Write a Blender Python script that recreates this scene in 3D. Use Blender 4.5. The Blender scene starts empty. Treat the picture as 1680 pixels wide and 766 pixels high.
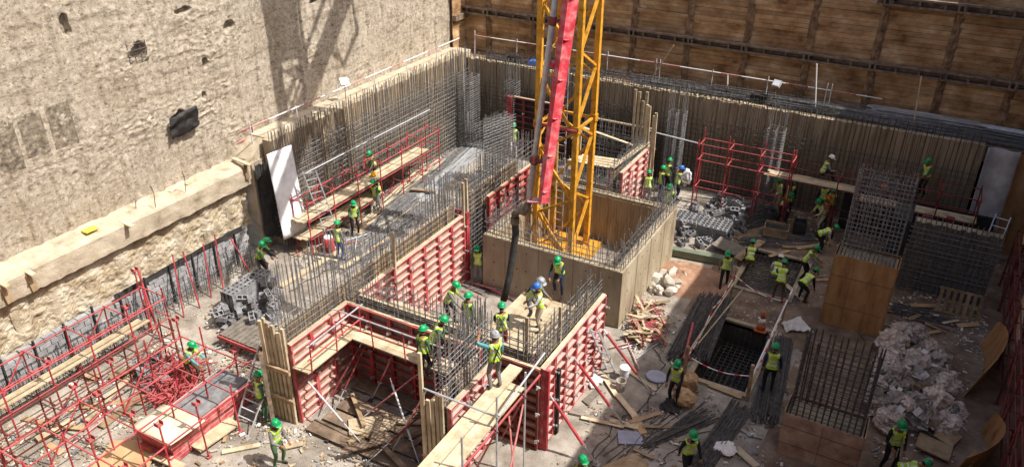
import bpy, bmesh, math, random
from mathutils import Vector, Matrix, Quaternion, noise
random.seed(7)
S = bpy.context.scene
COL = S.collection
R = math.radians

# ---------------------------------------------------------------- camera
CAM_H = 16.62; TILT = R(28.61); ROLL = R(.4816); YAW = R(-28.85); FPX = 1297.1
fwd = Vector((math.sin(YAW)*math.cos(TILT), math.cos(YAW)*math.cos(TILT), -math.sin(TILT)))
rgt = fwd.cross(Vector((0, 0, 1))).normalized(); upv = rgt.cross(fwd)
c_, s_ = math.cos(ROLL), math.sin(ROLL)
rgt, upv = c_*rgt + s_*upv, -s_*rgt + c_*upv
cam = bpy.data.cameras.new('camera'); camo = bpy.data.objects.new('camera', cam); COL.objects.link(camo)
cam.sensor_width = 36; cam.lens = 36*FPX/1680; cam.clip_end = 500; cam.clip_start = .1
m = Matrix((rgt, upv, -fwd)).transposed().to_4x4(); m.translation = (0, 0, CAM_H)
camo.matrix_world = m; S.camera = camo

# ---------------------------------------------------------------- light
SUNV = Vector((1, .185, 1.45)).normalized()
w = bpy.data.worlds.new('World'); S.world = w; w.use_nodes = True
nt = w.node_tree; bg = nt.nodes['Background']
sky = nt.nodes.new('ShaderNodeTexSky'); sky.sky_type = 'NISHITA'; sky.sun_disc = False
sky.sun_elevation = math.asin(SUNV.z); sky.sun_rotation = math.atan2(SUNV.x, SUNV.y); sky.dust_density = 4.5; sky.air_density = .8; sky.ozone_density = .6
nt.links.new(sky.outputs[0], bg.inputs[0]); bg.inputs[1].default_value = .135
sl = bpy.data.lights.new('sun', 'SUN'); sl.energy = 5.0; sl.angle = R(.34); sl.color = (1, .96, .9)
so = bpy.data.objects.new('sun', sl); COL.objects.link(so)
so.rotation_euler = (-SUNV).to_track_quat('-Z', 'Y').to_euler(); so.location = (20, 10, 40)
S.view_settings.view_transform = 'Standard'; S.view_settings.look = 'None'
S.view_settings.exposure = .48; S.view_settings.gamma = 1
S.render.engine = 'CYCLES'

# ---------------------------------------------------------------- pixel -> place
C0 = Vector((0, 0, CAM_H))
def ray(u, v): return rgt*((u-840)/FPX) - upv*((v-383)/FPX) + fwd
def gz(u, v, z=0.): r = ray(u, v); return C0 + r*((z-CAM_H)/r.z)
def gx(u, v, x): r = ray(u, v); return C0 + r*(x/r.x)
def gy(u, v, y): r = ray(u, v); return C0 + r*(y/r.y)
def U(a, b): return random.uniform(a, b)

# ---------------------------------------------------------------- materials
MATS = {}
def mat(name, cols, scale=2., rough=.85, bump=0., bscale=30., metal=0., rnd=0., detail=6., stretch=None, spec=.3, obj=False, trans=0., dust=None, damt=.85):
    m = bpy.data.materials.new(name); m.use_nodes = True; n = m.node_tree; L = n.links.new
    p = n.nodes['Principled BSDF']; p.inputs['Roughness'].default_value = rough; p.inputs['Metallic'].default_value = metal
    p.inputs['Specular IOR Level'].default_value = spec
    if obj: tc = n.nodes.new('ShaderNodeTexCoord'); src = tc.outputs['Object']
    else: tc = n.nodes.new('ShaderNodeNewGeometry'); src = tc.outputs['Position']
    if stretch:
        mp = n.nodes.new('ShaderNodeMapping'); mp.inputs['Scale'].default_value = stretch; L(src, mp.inputs[0]); src = mp.outputs[0]
    nz = n.nodes.new('ShaderNodeTexNoise'); nz.inputs['Scale'].default_value = scale; nz.inputs['Detail'].default_value = detail; nz.inputs['Roughness'].default_value = .65
    L(src, nz.inputs['Vector'])
    rp = n.nodes.new('ShaderNodeValToRGB'); e = rp.color_ramp.elements
    k = len(cols)
    while len(e) < k: e.new(.5)
    for i, c in enumerate(cols): e[i].position = .3 + .4*i/max(1, k-1); e[i].color = (*c, 1)
    L(nz.outputs[0], rp.inputs[0]); out = rp.outputs[0]
    if rnd:
        oi = n.nodes.new('ShaderNodeObjectInfo'); mr = n.nodes.new('ShaderNodeMapRange'); mr.inputs[3].default_value = 1-rnd; mr.inputs[4].default_value = 1+rnd
        L(oi.outputs['Random'], mr.inputs[0]); hs = n.nodes.new('ShaderNodeHueSaturation'); L(mr.outputs[0], hs.inputs['Value']); L(out, hs.inputs['Color']); out = hs.outputs[0]
    if dust:
        gm = n.nodes.new('ShaderNodeNewGeometry'); sx = n.nodes.new('ShaderNodeSeparateXYZ'); L(gm.outputs['Normal'], sx.inputs[0])
        mr2 = n.nodes.new('ShaderNodeMapRange'); mr2.inputs[1].default_value = .35; mr2.inputs[2].default_value = .9; mr2.inputs[4].default_value = damt; L(sx.outputs[2], mr2.inputs[0])
        dn = n.nodes.new('ShaderNodeTexNoise'); dn.inputs['Scale'].default_value = 5; dn.inputs['Detail'].default_value = 6; L(src, dn.inputs['Vector'])
        dr = n.nodes.new('ShaderNodeMapRange'); dr.inputs[1].default_value = .46; dr.inputs[2].default_value = .72; dr.inputs[4].default_value = .62*damt; L(dn.outputs[0], dr.inputs[0])
        mx_ = n.nodes.new('ShaderNodeMath'); mx_.operation = 'MAXIMUM'; L(mr2.outputs[0], mx_.inputs[0]); L(dr.outputs[0], mx_.inputs[1])
        mi_ = n.nodes.new('ShaderNodeMixRGB'); L(mx_.outputs[0], mi_.inputs[0]); L(out, mi_.inputs[1]); mi_.inputs[2].default_value = (*dust, 1); out = mi_.outputs[0]
    L(out, p.inputs['Base Color'])
    if bump:
        b = n.nodes.new('ShaderNodeTexNoise'); b.inputs['Scale'].default_value = bscale; b.inputs['Detail'].default_value = 8; b.inputs['Roughness'].default_value = .7
        L(src, b.inputs['Vector']); bp = n.nodes.new('ShaderNodeBump'); bp.inputs['Strength'].default_value = bump; bp.inputs['Distance'].default_value = .05
        L(b.outputs[0], bp.inputs['Height']); L(bp.outputs[0], p.inputs['Normal'])
    if trans: p.inputs['Transmission Weight'].default_value = trans
    MATS[name] = m; return m
def plaster_mat():
    m = mat('plaster', [(.22, .175, .125), (.37, .315, .24), (.45, .39, .305), (.57, .51, .42)], 5, .95, 1., 30, detail=15)
    n = m.node_tree; L = n.links.new; p = n.nodes['Principled BSDF']; src = n.nodes['Geometry'].outputs['Position']; col = p.inputs['Base Color'].links[0].from_socket
    def layer(stretch, scale, lo, hi, color, amt):
        nonlocal col
        mp = n.nodes.new('ShaderNodeMapping'); mp.inputs['Scale'].default_value = stretch; L(src, mp.inputs[0])
        z = n.nodes.new('ShaderNodeTexNoise'); z.inputs['Scale'].default_value = scale; z.inputs['Detail'].default_value = 10; z.inputs['Roughness'].default_value = .7; L(mp.outputs[0], z.inputs['Vector'])
        r = n.nodes.new('ShaderNodeMapRange'); r.inputs[1].default_value = lo; r.inputs[2].default_value = hi; r.inputs[4].default_value = amt; L(z.outputs[0], r.inputs[0])
        x = n.nodes.new('ShaderNodeMixRGB'); L(r.outputs[0], x.inputs[0]); L(col, x.inputs[1]); x.inputs[2].default_value = (*color, 1); col = x.outputs[0]; L(col, p.inputs['Base Color'])
    layer((1, 1.3, .16), 1.6, .48, .68, (.60, .52, .40), .55)        # pale runs down the face
    layer((1, 1, 1), .45, .52, .68, (.33, .255, .165), .55)          # ochre areas
    layer((1, 1, 1.8), 3.6, .545, .63, (.17, .13, .09), .85)           # dark blotches painting the shade in pits
    layer((1, .5, 3), 1.1, .55, .65, (.19, .145, .10), .7)          # dark ragged bands
    layer((1, 1, 1.3), 9, .555, .62, (.14, .105, .075), .85)            # fine dark specks
    layer((1, 1, 1), 7, .56, .66, (.66, .60, .50), .7)               # pale specks
    layer((1, 2.4, .1), 1.3, .56, .66, (.27, .215, .15), .45)        # stains running down
    return m
plaster_mat()
mat('shaded_pit_earth', [(.035, .026, .02), (.07, .052, .038), (.11, .085, .062)], 2, .95, .6, 14)  # earth darkened to paint the shade inside the deep pit
mat('dark_soil', [(.07, .055, .04), (.14, .115, .085), (.25, .205, .15), (.45, .39, .30)], 6, .95, .8, 20, detail=14)
mat('soil', [(.20, .145, .085), (.36, .29, .195), (.47, .405, .305), (.54, .48, .38)], 1.7, .95, .9, 16, detail=13)
mat('ledge', [(.24, .195, .135), (.40, .335, .24), (.47, .40, .30), (.54, .475, .37)], 1.8, .92, .7, 18, detail=14)
mat('concrete', [(.16, .12, .075), (.30, .24, .16), (.38, .315, .215), (.45, .385, .28)], 1.6, .9, .35, 25, stretch=(1, 1, .35), detail=12)
mat('floor', [(.12, .10, .08), (.22, .19, .155), (.34, .30, .25), (.44, .40, .345)], .8, .95, .8, 14, detail=15)
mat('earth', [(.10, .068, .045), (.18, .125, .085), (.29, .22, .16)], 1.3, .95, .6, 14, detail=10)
mat('sand', [(.22, .12, .07), (.32, .185, .115), (.42, .27, .185)], 2.2, .95, .5, 25, detail=10)
mat('lagging', [(.15, .075, .03), (.34, .20, .095), (.47, .31, .165), (.64, .49, .33)], 1.0, .9, .6, 12, rnd=.22, stretch=(1, 1, 1.5), detail=15)
mat('pile_dirt', [(.09, .055, .03), (.22, .14, .08), (.38, .26, .16)], 3, .95, .8, 9)
mat('rust_steel', [(.10, .075, .055), (.22, .165, .12), (.34, .265, .20)], 4, .75, .2, 40, .3)
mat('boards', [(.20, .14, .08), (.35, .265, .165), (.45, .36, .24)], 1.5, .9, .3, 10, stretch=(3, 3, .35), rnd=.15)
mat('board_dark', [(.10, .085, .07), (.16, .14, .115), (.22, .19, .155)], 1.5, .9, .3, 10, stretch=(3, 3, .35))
mat('plank', [(.30, .23, .14), (.47, .38, .25), (.58, .49, .35)], 2.5, .85, .2, 14, rnd=.2)
mat('plank_old', [(.17, .115, .065), (.29, .205, .12), (.40, .30, .19)], 2.5, .9, .3, 14, rnd=.25)
mat('shaded_shaft_board', [(.08, .055, .038), (.15, .105, .072), (.24, .18, .125)], 2.5, .9, .3, 14, rnd=.3)  # board brown darkened to paint the shade on the shaft floor
mat('plywood', [(.30, .19, .095), (.40, .265, .14), (.48, .335, .19)], 1.6, .75, .1, 20, rnd=.12)
mat('ply_orange', [(.15, .075, .03), (.30, .155, .06), (.38, .21, .085), (.42, .27, .14)], 1.6, .65, .15, 20, rnd=.18, stretch=(1.4, 1.4, .45), detail=12)
mat('ply_pale', [(.40, .31, .19), (.58, .50, .38), (.66, .60, .49)], 1.3, .8, .15, 20)
mat('ply_form', [(.22, .13, .09), (.36, .235, .165), (.50, .37, .27)], 2.0, .8, .15, 20, rnd=.12)
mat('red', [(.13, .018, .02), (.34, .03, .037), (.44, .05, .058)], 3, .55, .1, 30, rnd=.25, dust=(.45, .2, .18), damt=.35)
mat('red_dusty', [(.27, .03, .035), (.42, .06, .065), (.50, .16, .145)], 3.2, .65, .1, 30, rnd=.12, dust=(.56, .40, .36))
mat('red_rust_shade', [(.07, .022, .018), (.15, .035, .03), (.26, .045, .042)], 3, .65, .1, 30, rnd=.2)  # rusty red, darkened further to paint the shade on the right scaffold
mat('yellow', [(.16, .075, .015), (.50, .235, .02), (.63, .31, .03), (.68, .38, .08)], 4, .55, .15, 30, rnd=.12, detail=12)
mat('pump_red', [(.46, .03, .05), (.60, .06, .08), (.62, .14, .15)], 2.5, .55, .1, 30, dust=(.6, .36, .34))
mat('rebar', [(.09, .088, .088), (.18, .176, .174), (.33, .32, .31)], 6, .5, 0, metal=.25, rnd=.15)
mat('rebar_dark', [(.04, .038, .037), (.085, .08, .076), (.165, .15, .14)], 6, .65, 0, metal=.2)
mat('galv', [(.35, .36, .37), (.5, .51, .52), (.62, .62, .62)], 4, .45, .05, 30, .4, rnd=.1)
mat('clamp', [(.25, .235, .22), (.45, .43, .41)], 8, .6, metal=.3)
mat('white_pipe', [(.5, .5, .49), (.68, .68, .67)], 3, .5, .05, 30)
mat('white_sheet', [(.45, .45, .46), (.66, .67, .69), (.78, .79, .81)], 1.8, .7, .1, 10)
mat('grey_sheet', [(.22, .215, .215), (.34, .335, .33), (.5, .5, .5)], .9, .6, .2, 6)
mat('hose', [(.02, .019, .018), (.06, .055, .05)], 6, .75, .2, 40)
mat('block', [(.125, .125, .13), (.205, .205, .21), (.29, .285, .28)], 4, .95, .35, 45, rnd=.18)
mat('wall_block', [(.17, .17, .175), (.27, .27, .275), (.36, .355, .35)], 4, .95, .35, 45, rnd=.15)
mat('mortar', [(.25, .24, .22), (.38, .37, .34)], 3, .95, .3, 40)
mat('rubble', [(.32, .28, .22), (.48, .43, .36), (.58, .54, .47)], 3, .95, .5, 20, rnd=.2)
mat('bag', [(.20, .145, .105), (.46, .385, .325), (.66, .585, .52)], 2.4, .32, .35, 12, rnd=.42, spec=.5, obj=True)
mat('black_plastic', [(.012, .011, .011), (.03, .027, .025)], 3, .55, .5, 8)
mat('black_tar_shade', [(.015, .014, .014), (.05, .047, .045)], 2, .8, .4, 12)  # tar black, also paints post shadows and the dark gap under the platform
mat('vest', [(.30, .44, .03), (.46, .68, .04), (.56, .80, .07)], 7, .75, .5, 14, rnd=.15, obj=True)
mat('vest_orange', [(.75, .17, .01), (.85, .24, .02)], 8, .7, .1, 30, obj=True)
mat('band', [(.55, .56, .55), (.7, .7, .68)], 8, .4, obj=True)
for nm, c in dict(green=(.005, .30, .10), yellow=(.75, .38, .01), blue=(.03, .14, .48), grey=(.34, .35, .36), white=(.75, .74, .70), orange=(.75, .22, .02), dark=(.04, .05, .06)).items():
    mat('helmet_'+nm, [tuple(x*.85 for x in c), c], 5, .35, spec=.5, obj=True)
for nm, c in dict(skin=(.26, .135, .075), hair=(.015, .012, .01), navy=(.02, .025, .045), black=(.018, .017, .017), grey=(.17, .165, .16), white=(.62, .6, .57), teal=(.10, .30, .34), green=(.06, .12, .06), beige=(.42, .35, .26), brown=(.10, .065, .04), maroon=(.24, .03, .045), blue=(.05, .09, .2), boots=(.03, .022, .016), glove=(.5, .48, .4)).items():
    mat('cloth_'+nm, [tuple(x*.75 for x in c), tuple(min(1, x*1.2) for x in c)], 9, .88, .15, 25, obj=True)
mat('tape', [(.7, .68, .66), (.75, .73, .71)], 30, .5)
mat('tape_red', [(.55, .03, .05), (.6, .05, .06)], 30, .5)
mat('cone_orange', [(.42, .10, .035), (.52, .15, .06)], 4, .7)
mat('paper', [(.55, .52, .47), (.74, .72, .68)], 6, .8)
mat('blue', [(.03, .10, .38), (.05, .16, .5)], 6, .6)
mat('plate_blue', [(.24, .25, .32), (.36, .37, .44)], 3, .6)
mat('lamp_glass', [(.5, .52, .55), (.75, .77, .8)], 3, .2, spec=.6)
mat('yellow_cloth', [(.62, .5, .04), (.75, .62, .1)], 6, .7, .4, 10)

# ---------------------------------------------------------------- builders
WO = {}
def wloc(o): return WO.get(o.name, Vector((0, 0, 0))) if o else Vector((0, 0, 0))
def link(o, parent=None, world=None):
    COL.objects.link(o)
    if parent: o.parent = parent
    WO[o.name] = Vector(world) if world is not None else Vector(o.location)
    return o
def tag(o, label=None, cat=None, group=None, kind=None):
    if label: o['label'] = label
    if cat: o['category'] = cat
    if group: o['group'] = group
    if kind: o['kind'] = kind
    return o
def thing(name, label, cat, loc=(0, 0, 0), group=None):
    o = bpy.data.objects.new(name, None); o.empty_display_size = .2; o.location = loc
    link(o, None, loc); return tag(o, label, cat, group)
def quatz(d, roll=0.): return Vector(d).to_track_quat('Z', 'Y') @ Quaternion((0, 0, 1), roll)

class MB:
    def __init__(s): s.v = []; s.f = []; s.m = []
    def add(s, vs, fs, mi=0):
        b = len(s.v); s.v += [tuple(x) for x in vs]; s.f += [tuple(b+i for i in f) for f in fs]; s.m += [mi]*len(fs); return s
    def box(s, c, d, q=None, mi=0, taper=1.):
        c = Vector(c); vs = []
        for z in (-.5, .5):
            t = taper if z > 0 else 1
            for x, y in ((-.5, -.5), (.5, -.5), (.5, .5), (-.5, .5)):
                p = Vector((x*d[0]*t, y*d[1]*t, z*d[2])); vs.append(c + (q @ p if q else p))
        return s.add(vs, [(3, 2, 1, 0), (4, 5, 6, 7), (0, 1, 5, 4), (1, 2, 6, 5), (2, 3, 7, 6), (3, 0, 4, 7)], mi)
    def beam(s, p, q, wd, ht, mi=0, up=(0, 0, 1)):
        p, q = Vector(p), Vector(q); d = (q-p); L = d.length; d.normalize(); a = d.cross(Vector(up))
        if a.length < 1e-3: a = Vector((1, 0, 0))
        a.normalize(); b = a.cross(d); vs = []
        for e in (p, q):
            for i, j in ((-1, -1), (1, -1), (1, 1), (-1, 1)): vs.append(e + a*(i*wd/2) + b*(j*ht/2))
        return s.add(vs, [(3, 2, 1, 0), (4, 5, 6, 7), (0, 1, 5, 4), (1, 2, 6, 5), (2, 3, 7, 6), (3, 0, 4, 7)], mi)
    def bar(s, p, q, r, n=5, r2=None, mi=0): return s.tube([p, q], [r, r if r2 is None else r2], n, mi)
    def tube(s, pts, r, n=6, mi=0, cap=True):
        pts = [Vector(p) for p in pts]; k = len(pts); rs = r if isinstance(r, (list, tuple)) else [r]*k; vs = []; a = None
        for i, p in enumerate(pts):
            d = (pts[min(i+1, k-1)] - pts[max(i-1, 0)]).normalized()
            if a is None:
                a = d.cross(Vector((0, 0, 1))); a = a if a.length > .05 else Vector((1, 0, 0))
            a = (a - d*a.dot(d)).normalized(); b = d.cross(a)
            for j in range(n): t = 2*math.pi*j/n; vs.append(p + (a*math.cos(t) + b*math.sin(t))*rs[i])
        fs = [(i*n+j, i*n+(j+1) % n, (i+1)*n+(j+1) % n, (i+1)*n+j) for i in range(k-1) for j in range(n)]
        if cap: fs += [tuple(range(n))[::-1], tuple(range((k-1)*n, k*n))]
        return s.add(vs, fs, mi)
    def lathe(s, c, prof, n=12, q=None, mi=0, sx=1, sy=1):
        c = Vector(c); vs = []
        for r, z in prof:
            for j in range(n):
                t = 2*math.pi*j/n; p = Vector((r*math.cos(t)*sx, r*math.sin(t)*sy, z)); vs.append(c + (q @ p if q else p))
        k = len(prof)
        fs = [(i*n+j, i*n+(j+1) % n, (i+1)*n+(j+1) % n, (i+1)*n+j) for i in range(k-1) for j in range(n)]
        fs += [tuple(range(n))[::-1], tuple(range((k-1)*n, k*n))]
        return s.add(vs, fs, mi)
    def grid(s, fn, nu, nv, mi=0, keep=None):
        b = [fn(i/nu, j/nv) for j in range(nv+1) for i in range(nu+1)]
        fs = [(j*(nu+1)+i, j*(nu+1)+i+1, (j+1)*(nu+1)+i+1, (j+1)*(nu+1)+i) for j in range(nv) for i in range(nu) if keep is None or keep((i+.5)/nu, (j+.5)/nv)]
        return s.add(b, fs, mi)
    def slab(s, fn, nu, nv, th, mi=0):   # curved sheet with thickness along vector th
        th = Vector(th); top = [Vector(fn(i/nu, j/nv)) for j in range(nv+1) for i in range(nu+1)]; n = len(top)
        vs = top + [p + th for p in top]; W = nu+1; fs = []
        for j in range(nv):
            for i in range(nu):
                a = j*W+i; fs += [(a, a+1, a+W+1, a+W), (n+a+W, n+a+W+1, n+a+1, n+a)]
        for i in range(nu): fs += [(i+1, i, n+i, n+i+1), (nv*W+i, nv*W+i+1, n+nv*W+i+1, n+nv*W+i)]
        for j in range(nv): fs += [(j*W, (j+1)*W, n+(j+1)*W, n+j*W), ((j+1)*W+nu, j*W+nu, n+j*W+nu, n+(j+1)*W+nu)]
        return s.add(vs, fs, mi)
    def mesh(s, name, mats, off=(0, 0, 0), smooth=False):
        off = Vector(off); me = bpy.data.meshes.new(name); me.from_pydata([tuple(Vector(v)-off) for v in s.v], [], s.f)
        for x in (mats if isinstance(mats, (list, tuple)) else [mats]): me.materials.append(MATS[x])
        me.polygons.foreach_set('material_index', s.m)
        if smooth: me.polygons.foreach_set('use_smooth', [True]*len(s.f))
        me.update(); return me
    def build(s, name, mats, parent=None, label=None, cat=None, group=None, kind=None, smooth=False, loc=None):
        base = wloc(parent)
        if loc is None:
            loc = base if parent else (Vector((sum(v[0] for v in s.v)/len(s.v), sum(v[1] for v in s.v)/len(s.v), min(v[2] for v in s.v))) if s.v else base)
        loc = Vector(loc)
        o = bpy.data.objects.new(name, s.mesh(name, mats, loc, smooth)); o.location = loc - base
        link(o, parent, loc); return tag(o, label, cat, group, kind)

CACHE = {}
def unit(kind, material):
    k = (kind, material)
    if k not in CACHE:
        b = MB()
        if kind == 'rod': b.bar((0, 0, 0), (0, 0, 1), 1, 8)
        elif kind == 'bar': b.bar((0, 0, 0), (0, 0, 1), 1, 5)
        elif kind == 'box': b.box((0, 0, 0), (1, 1, 1))
        CACHE[k] = b.mesh(kind+'_'+material, material, smooth=False)
    return CACHE[k]
def place(name, mesh, loc, q=None, sc=(1, 1, 1), parent=None):
    o = bpy.data.objects.new(name, mesh); loc = Vector(loc); o.location = loc - wloc(parent)
    if q is not None: o.rotation_mode = 'QUATERNION'; o.rotation_quaternion = q
    o.scale = sc; return link(o, parent, loc)
def rod(name, p, q, r, material, parent=None, kind='rod'):
    p, q = Vector(p), Vector(q); d = q-p
    return place(name, unit(kind, material), p, quatz(d), (r, r, d.length), parent)
def plank(name, p, q, wd, th, material, parent=None, side=None):
    """board from p to q (centre line); side = vector across its width"""
    p, q = Vector(p), Vector(q); d = q-p; L = d.length; z = d.normalized()
    a = Vector(side) if side else z.cross(Vector((0, 0, 1)))
    a = (a - z*a.dot(z)).normalized(); b = z.cross(a)
    mq = Matrix((a, b, z)).transposed().to_quaternion()
    return place(name, unit('box', material), (p+q)/2, mq, (wd, th, L), parent)

# ================================================================ SETTING
def fbm(x, y, z, o=4): return noise.fractal(Vector((x, y, z)), 1., 2., o)
PITS = [(-4.75, -3.0, 21., 24.75, -2.6), (-5.0, -3.0, 27.25, 30.5, -.45)]
b = MB()
def flo(a, c):
    x = -26+35*a; y = 1+38*c; return (x, y, .03*fbm(x*.8, y*.8, 0)*(1 if all(not(p[0]-.3 < x < p[1]+.3 and p[2]-.3 < y < p[3]+.3) for p in PITS) else 0) - .015)
b.grid(flo, 140, 152, keep=lambda a, c: not any(p[0] < -26+35*a < p[1] and p[2] < 1+38*c < p[3] for p in PITS))
tag(b.build('ground', 'floor', smooth=True), kind='structure')
for i, (x0, x1, y0, y1, zb) in enumerate(PITS):
    b = MB(); z = -.012
    b.add([(x0, y0, z), (x1, y0, z), (x1, y1, z), (x0, y1, z), (x0, y0, zb), (x1, y0, zb), (x1, y1, zb), (x0, y1, zb)],
          [(0, 1, 5, 4), (1, 2, 6, 5), (2, 3, 7, 6), (3, 0, 4, 7), (4, 5, 6, 7)])
    tag(b.build('pit_lining', 'dark_soil' if i else 'shaded_pit_earth'), kind='structure')

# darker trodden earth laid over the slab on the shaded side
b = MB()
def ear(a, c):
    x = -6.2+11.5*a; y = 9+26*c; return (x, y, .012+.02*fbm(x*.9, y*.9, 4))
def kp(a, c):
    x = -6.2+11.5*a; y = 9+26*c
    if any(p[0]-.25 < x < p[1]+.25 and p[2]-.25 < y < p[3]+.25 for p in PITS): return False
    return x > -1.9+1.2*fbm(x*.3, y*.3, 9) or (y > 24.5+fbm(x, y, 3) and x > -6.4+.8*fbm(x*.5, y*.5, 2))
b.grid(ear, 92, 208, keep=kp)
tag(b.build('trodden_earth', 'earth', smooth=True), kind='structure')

# ---- left excavation face
LW = thing('shotcrete_wall', 'tall sunlit beige excavation wall of rough sprayed mortar on the left', 'wall', (-24, 20, 3.8))
HOLES = []
def hole(u, v, ry, rz, dep): p = gx(u, v, -24); HOLES.append((p.y, p.z, ry, rz, dep))
hole(300, 200, .62, .45, .7); hole(225, 86, .33, .33, .45); hole(336, 105, .13, .2, .35); hole(335, 157, .1, .18, .3)
hole(375, 42, .28, .2, .3); hole(106, 38, .16, .42, .25); hole(300, 18, .4, .12, .25); hole(515, 2, .25, .12, .3)
b = MB()
def lw(a, c):
    y = 1+36.2*a; z = 3.7+13.5*c
    N = noise.noise; V3 = Vector
    n = fbm(y*.5, z*.5, 1.3, 4); crust = max(0, 1.2*N(V3((y*.33, z*.55, 11)))+.5*N(V3((y*.9, z*1.3, 2)))+.33+.036*(z-6)-.03*max(0, y-17)-.5*max(0, 5.2-z)); crust = min(1, crust)
    rg = 1-abs(N(V3((y*1.5+.6*N(V3((y*2, z*2, 3))), z*3.6+.5*N(V3((y*3, z*3, 8))), 21)))); rg2 = 1-abs(N(V3((y*4.1, z*7.3, 4)))); fine = fbm(y*6.5, z*7.5, 7.7, 4)
    x = -24 + .05*n + (.04+1.15*crust*crust)*(.11*(rg-.6)*(1 if rg > .6 else .3) + .04*(rg2-.5)) + (.008+.018*crust)*fine
    g = abs(((y+.25*N(V3((y*.2, z*.3, 5)))) % 1.15)-.575)
    if g < .15: x += .075*(1-crust*.6)*(1-(g/.15)**2)            # ribs of the piles
    x += .03*max(0, N(V3((y*.6, z*2.2, 31))))
    for hy, hz, ry, rz, d in HOLES:
        e = ((y-hy)/ry)**2 + ((z-hz)/rz)**2 + .7*N(V3((y*3, z*3, 9)))
        if e < 1: x -= d*min(1, (1-e)*3)
    return (x, y, z)
b.grid(lw, 820, 320)
PATCH = [(gx(u, v, -24).y, gx(u, v, -24).z, sy, sz) for u, v, sy, sz in ((10, 247, .8, 1.5), (54, 222, .74, 1.35), (100, 208, .78, 1.4))]
for i, f in enumerate(b.f):
    y, z = b.v[f[0]][1], b.v[f[0]][2]
    if 8 < y < 16 and z < 9:
        for py, pz, sy, sz in PATCH:
            if abs(y-py) < sy/2 and abs(z-pz) < sz/2 and fbm(y*2.2, z*2.2, 5) > -.25-.5*min(1, (pz+sz/2-z)): b.m[i] = 1
b.build('wall_face', ['plaster', 'dark_soil'], LW, smooth=False)
# ledge beam below it
LB = thing('concrete_ledge', 'long pale concrete ledge beam along the foot of the sunlit left wall', 'ledge', (-23.6, 12, 2.95))
b = MB()
def led(a, c):
    y = 3+17.3*a; pts = [(-24.1, 4.02), (-23.75, 3.95), (-23.2, 3.82), (-23.16, 3.75), (-23.18, 3.4), (-23.2, 3.02), (-23.5, 2.96)]
    t = c*6; i = min(5, int(t)); f = t-i; x = pts[i][0]*(1-f)+pts[i+1][0]*f; z = pts[i][1]*(1-f)+pts[i+1][1]*f
    return (x+.03*fbm(y*1.3, z*2, 3), y, z+.025*fbm(y*1.5, x*3, 5)+(.04*fbm(y*2.2, 0, 8) if c > .75 else 0))
b.grid(led, 240, 18); b.box((-23.6, 20.26, 3.45), (.78, .1, .9)); b.build('beam', 'ledge', LB, smooth=False)
# soil band between ledge and block wall, with pale pile ribs
SB = thing('soil_face', 'ochre soil face with pale pile ribs under the concrete ledge', 'wall', (-23.4, 12, 1.2))
b = MB()
def soi(a, c):
    y = 3+17.2*a; z = 1.15+1.9*c; g = abs((y % 1.25)-.62); bul = .10*math.cos(min(1, g/.42)*math.pi/2) if g < .42 else 0
    return (-23.52+bul+.07*fbm(y*2.3, z*2.3, 2, 5)+.05*fbm(y*7, z*7, 5), y, z)
b.grid(soi, 300, 34); b.build('soil_surface', 'soil', SB)
b = MB()
for i in range(14):
    y = 3.0+1.25*i
    def rib(a, c, y=y): yy = y-.2+.4*a+.05*fbm(c*3, y, 1); z = 1.15+1.87*c; return (-23.49+.07*math.sin(a*math.pi)+.03*fbm(yy*4, z*4, 6), yy, z)
    b.grid(rib, 6, 16)
b.build('pile_ribs', 'soil', SB, kind='stuff')
# timber brackets sticking out of the ledge with brown boards standing in for the shade below
for u, v in ((50, 447), (8, 466), (212, 368), (405, 268)):
    p = gx(u, v, -23.0); t = thing('ledge_bracket', {50: 'short timber stub over a board standing in for its shade, second from the left edge', 8: 'short timber stub on the ledge nearest the left edge of the photo', 212: 'short timber stub on the ledge beside the yellow cloth', 405: 'short timber stub at the far end of the concrete ledge'}[u], 'timber', p, 'timber stubs on the ledge')
    plank('timber', (-23.75, p.y, p.z+.05), (-22.85, p.y, p.z-.05), .16, .06, 'plank', t)
    if u != 212: plank('stub_shade_board', (-23.13, p.y-.02, p.z-.1), (-23.13, p.y+.05, p.z-.72), .2, .05, 'plank_old', t, (0, 1, 0))
b = MB(); 
def ycl(a, c): return gz(148, 378, 3.96)+Vector((-.15+.3*a, -.22+.44*c, .05+.05*fbm(a*4, c*4, 1)))
b.slab(ycl, 8, 8, (0, 0, -.04)); b.build('yellow_cloth', 'yellow_cloth', None, 'crumpled yellow cloth lying on the concrete ledge', 'cloth', smooth=True)
for i, (u1, v1, u2, v2) in enumerate(((278, 315, 305, 298), (305, 303, 335, 282))):
    p, q = gz(u1, v1, 3.95), gz(u2, v2, 3.95)
    o = plank('loose_board', p, q, .16, .04, 'plank'); tag(o, ['loose pale board on the ledge, the nearer of two end to end', 'loose pale board on the ledge, the farther of two end to end'][i], 'board')
for i, (u, v, h) in enumerate(((255, 340, .9), (120, 378, .8), (223, 343, .5), (305, 315, .9))):
    p = gz(u, v, 3.9); o = MB().tube([p, p+Vector((.02, .05, h*.6)), p+Vector((.15, -.1, h))], .014, 5).build('starter_bar', 'rebar_dark')
    tag(o, ['leaning starter bar rising from the middle of the ledge', 'thin starter bar beside the yellow cloth', 'short bent starter bar on the ledge', 'hooked starter bar by the loose boards'][i], 'rebar')

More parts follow.
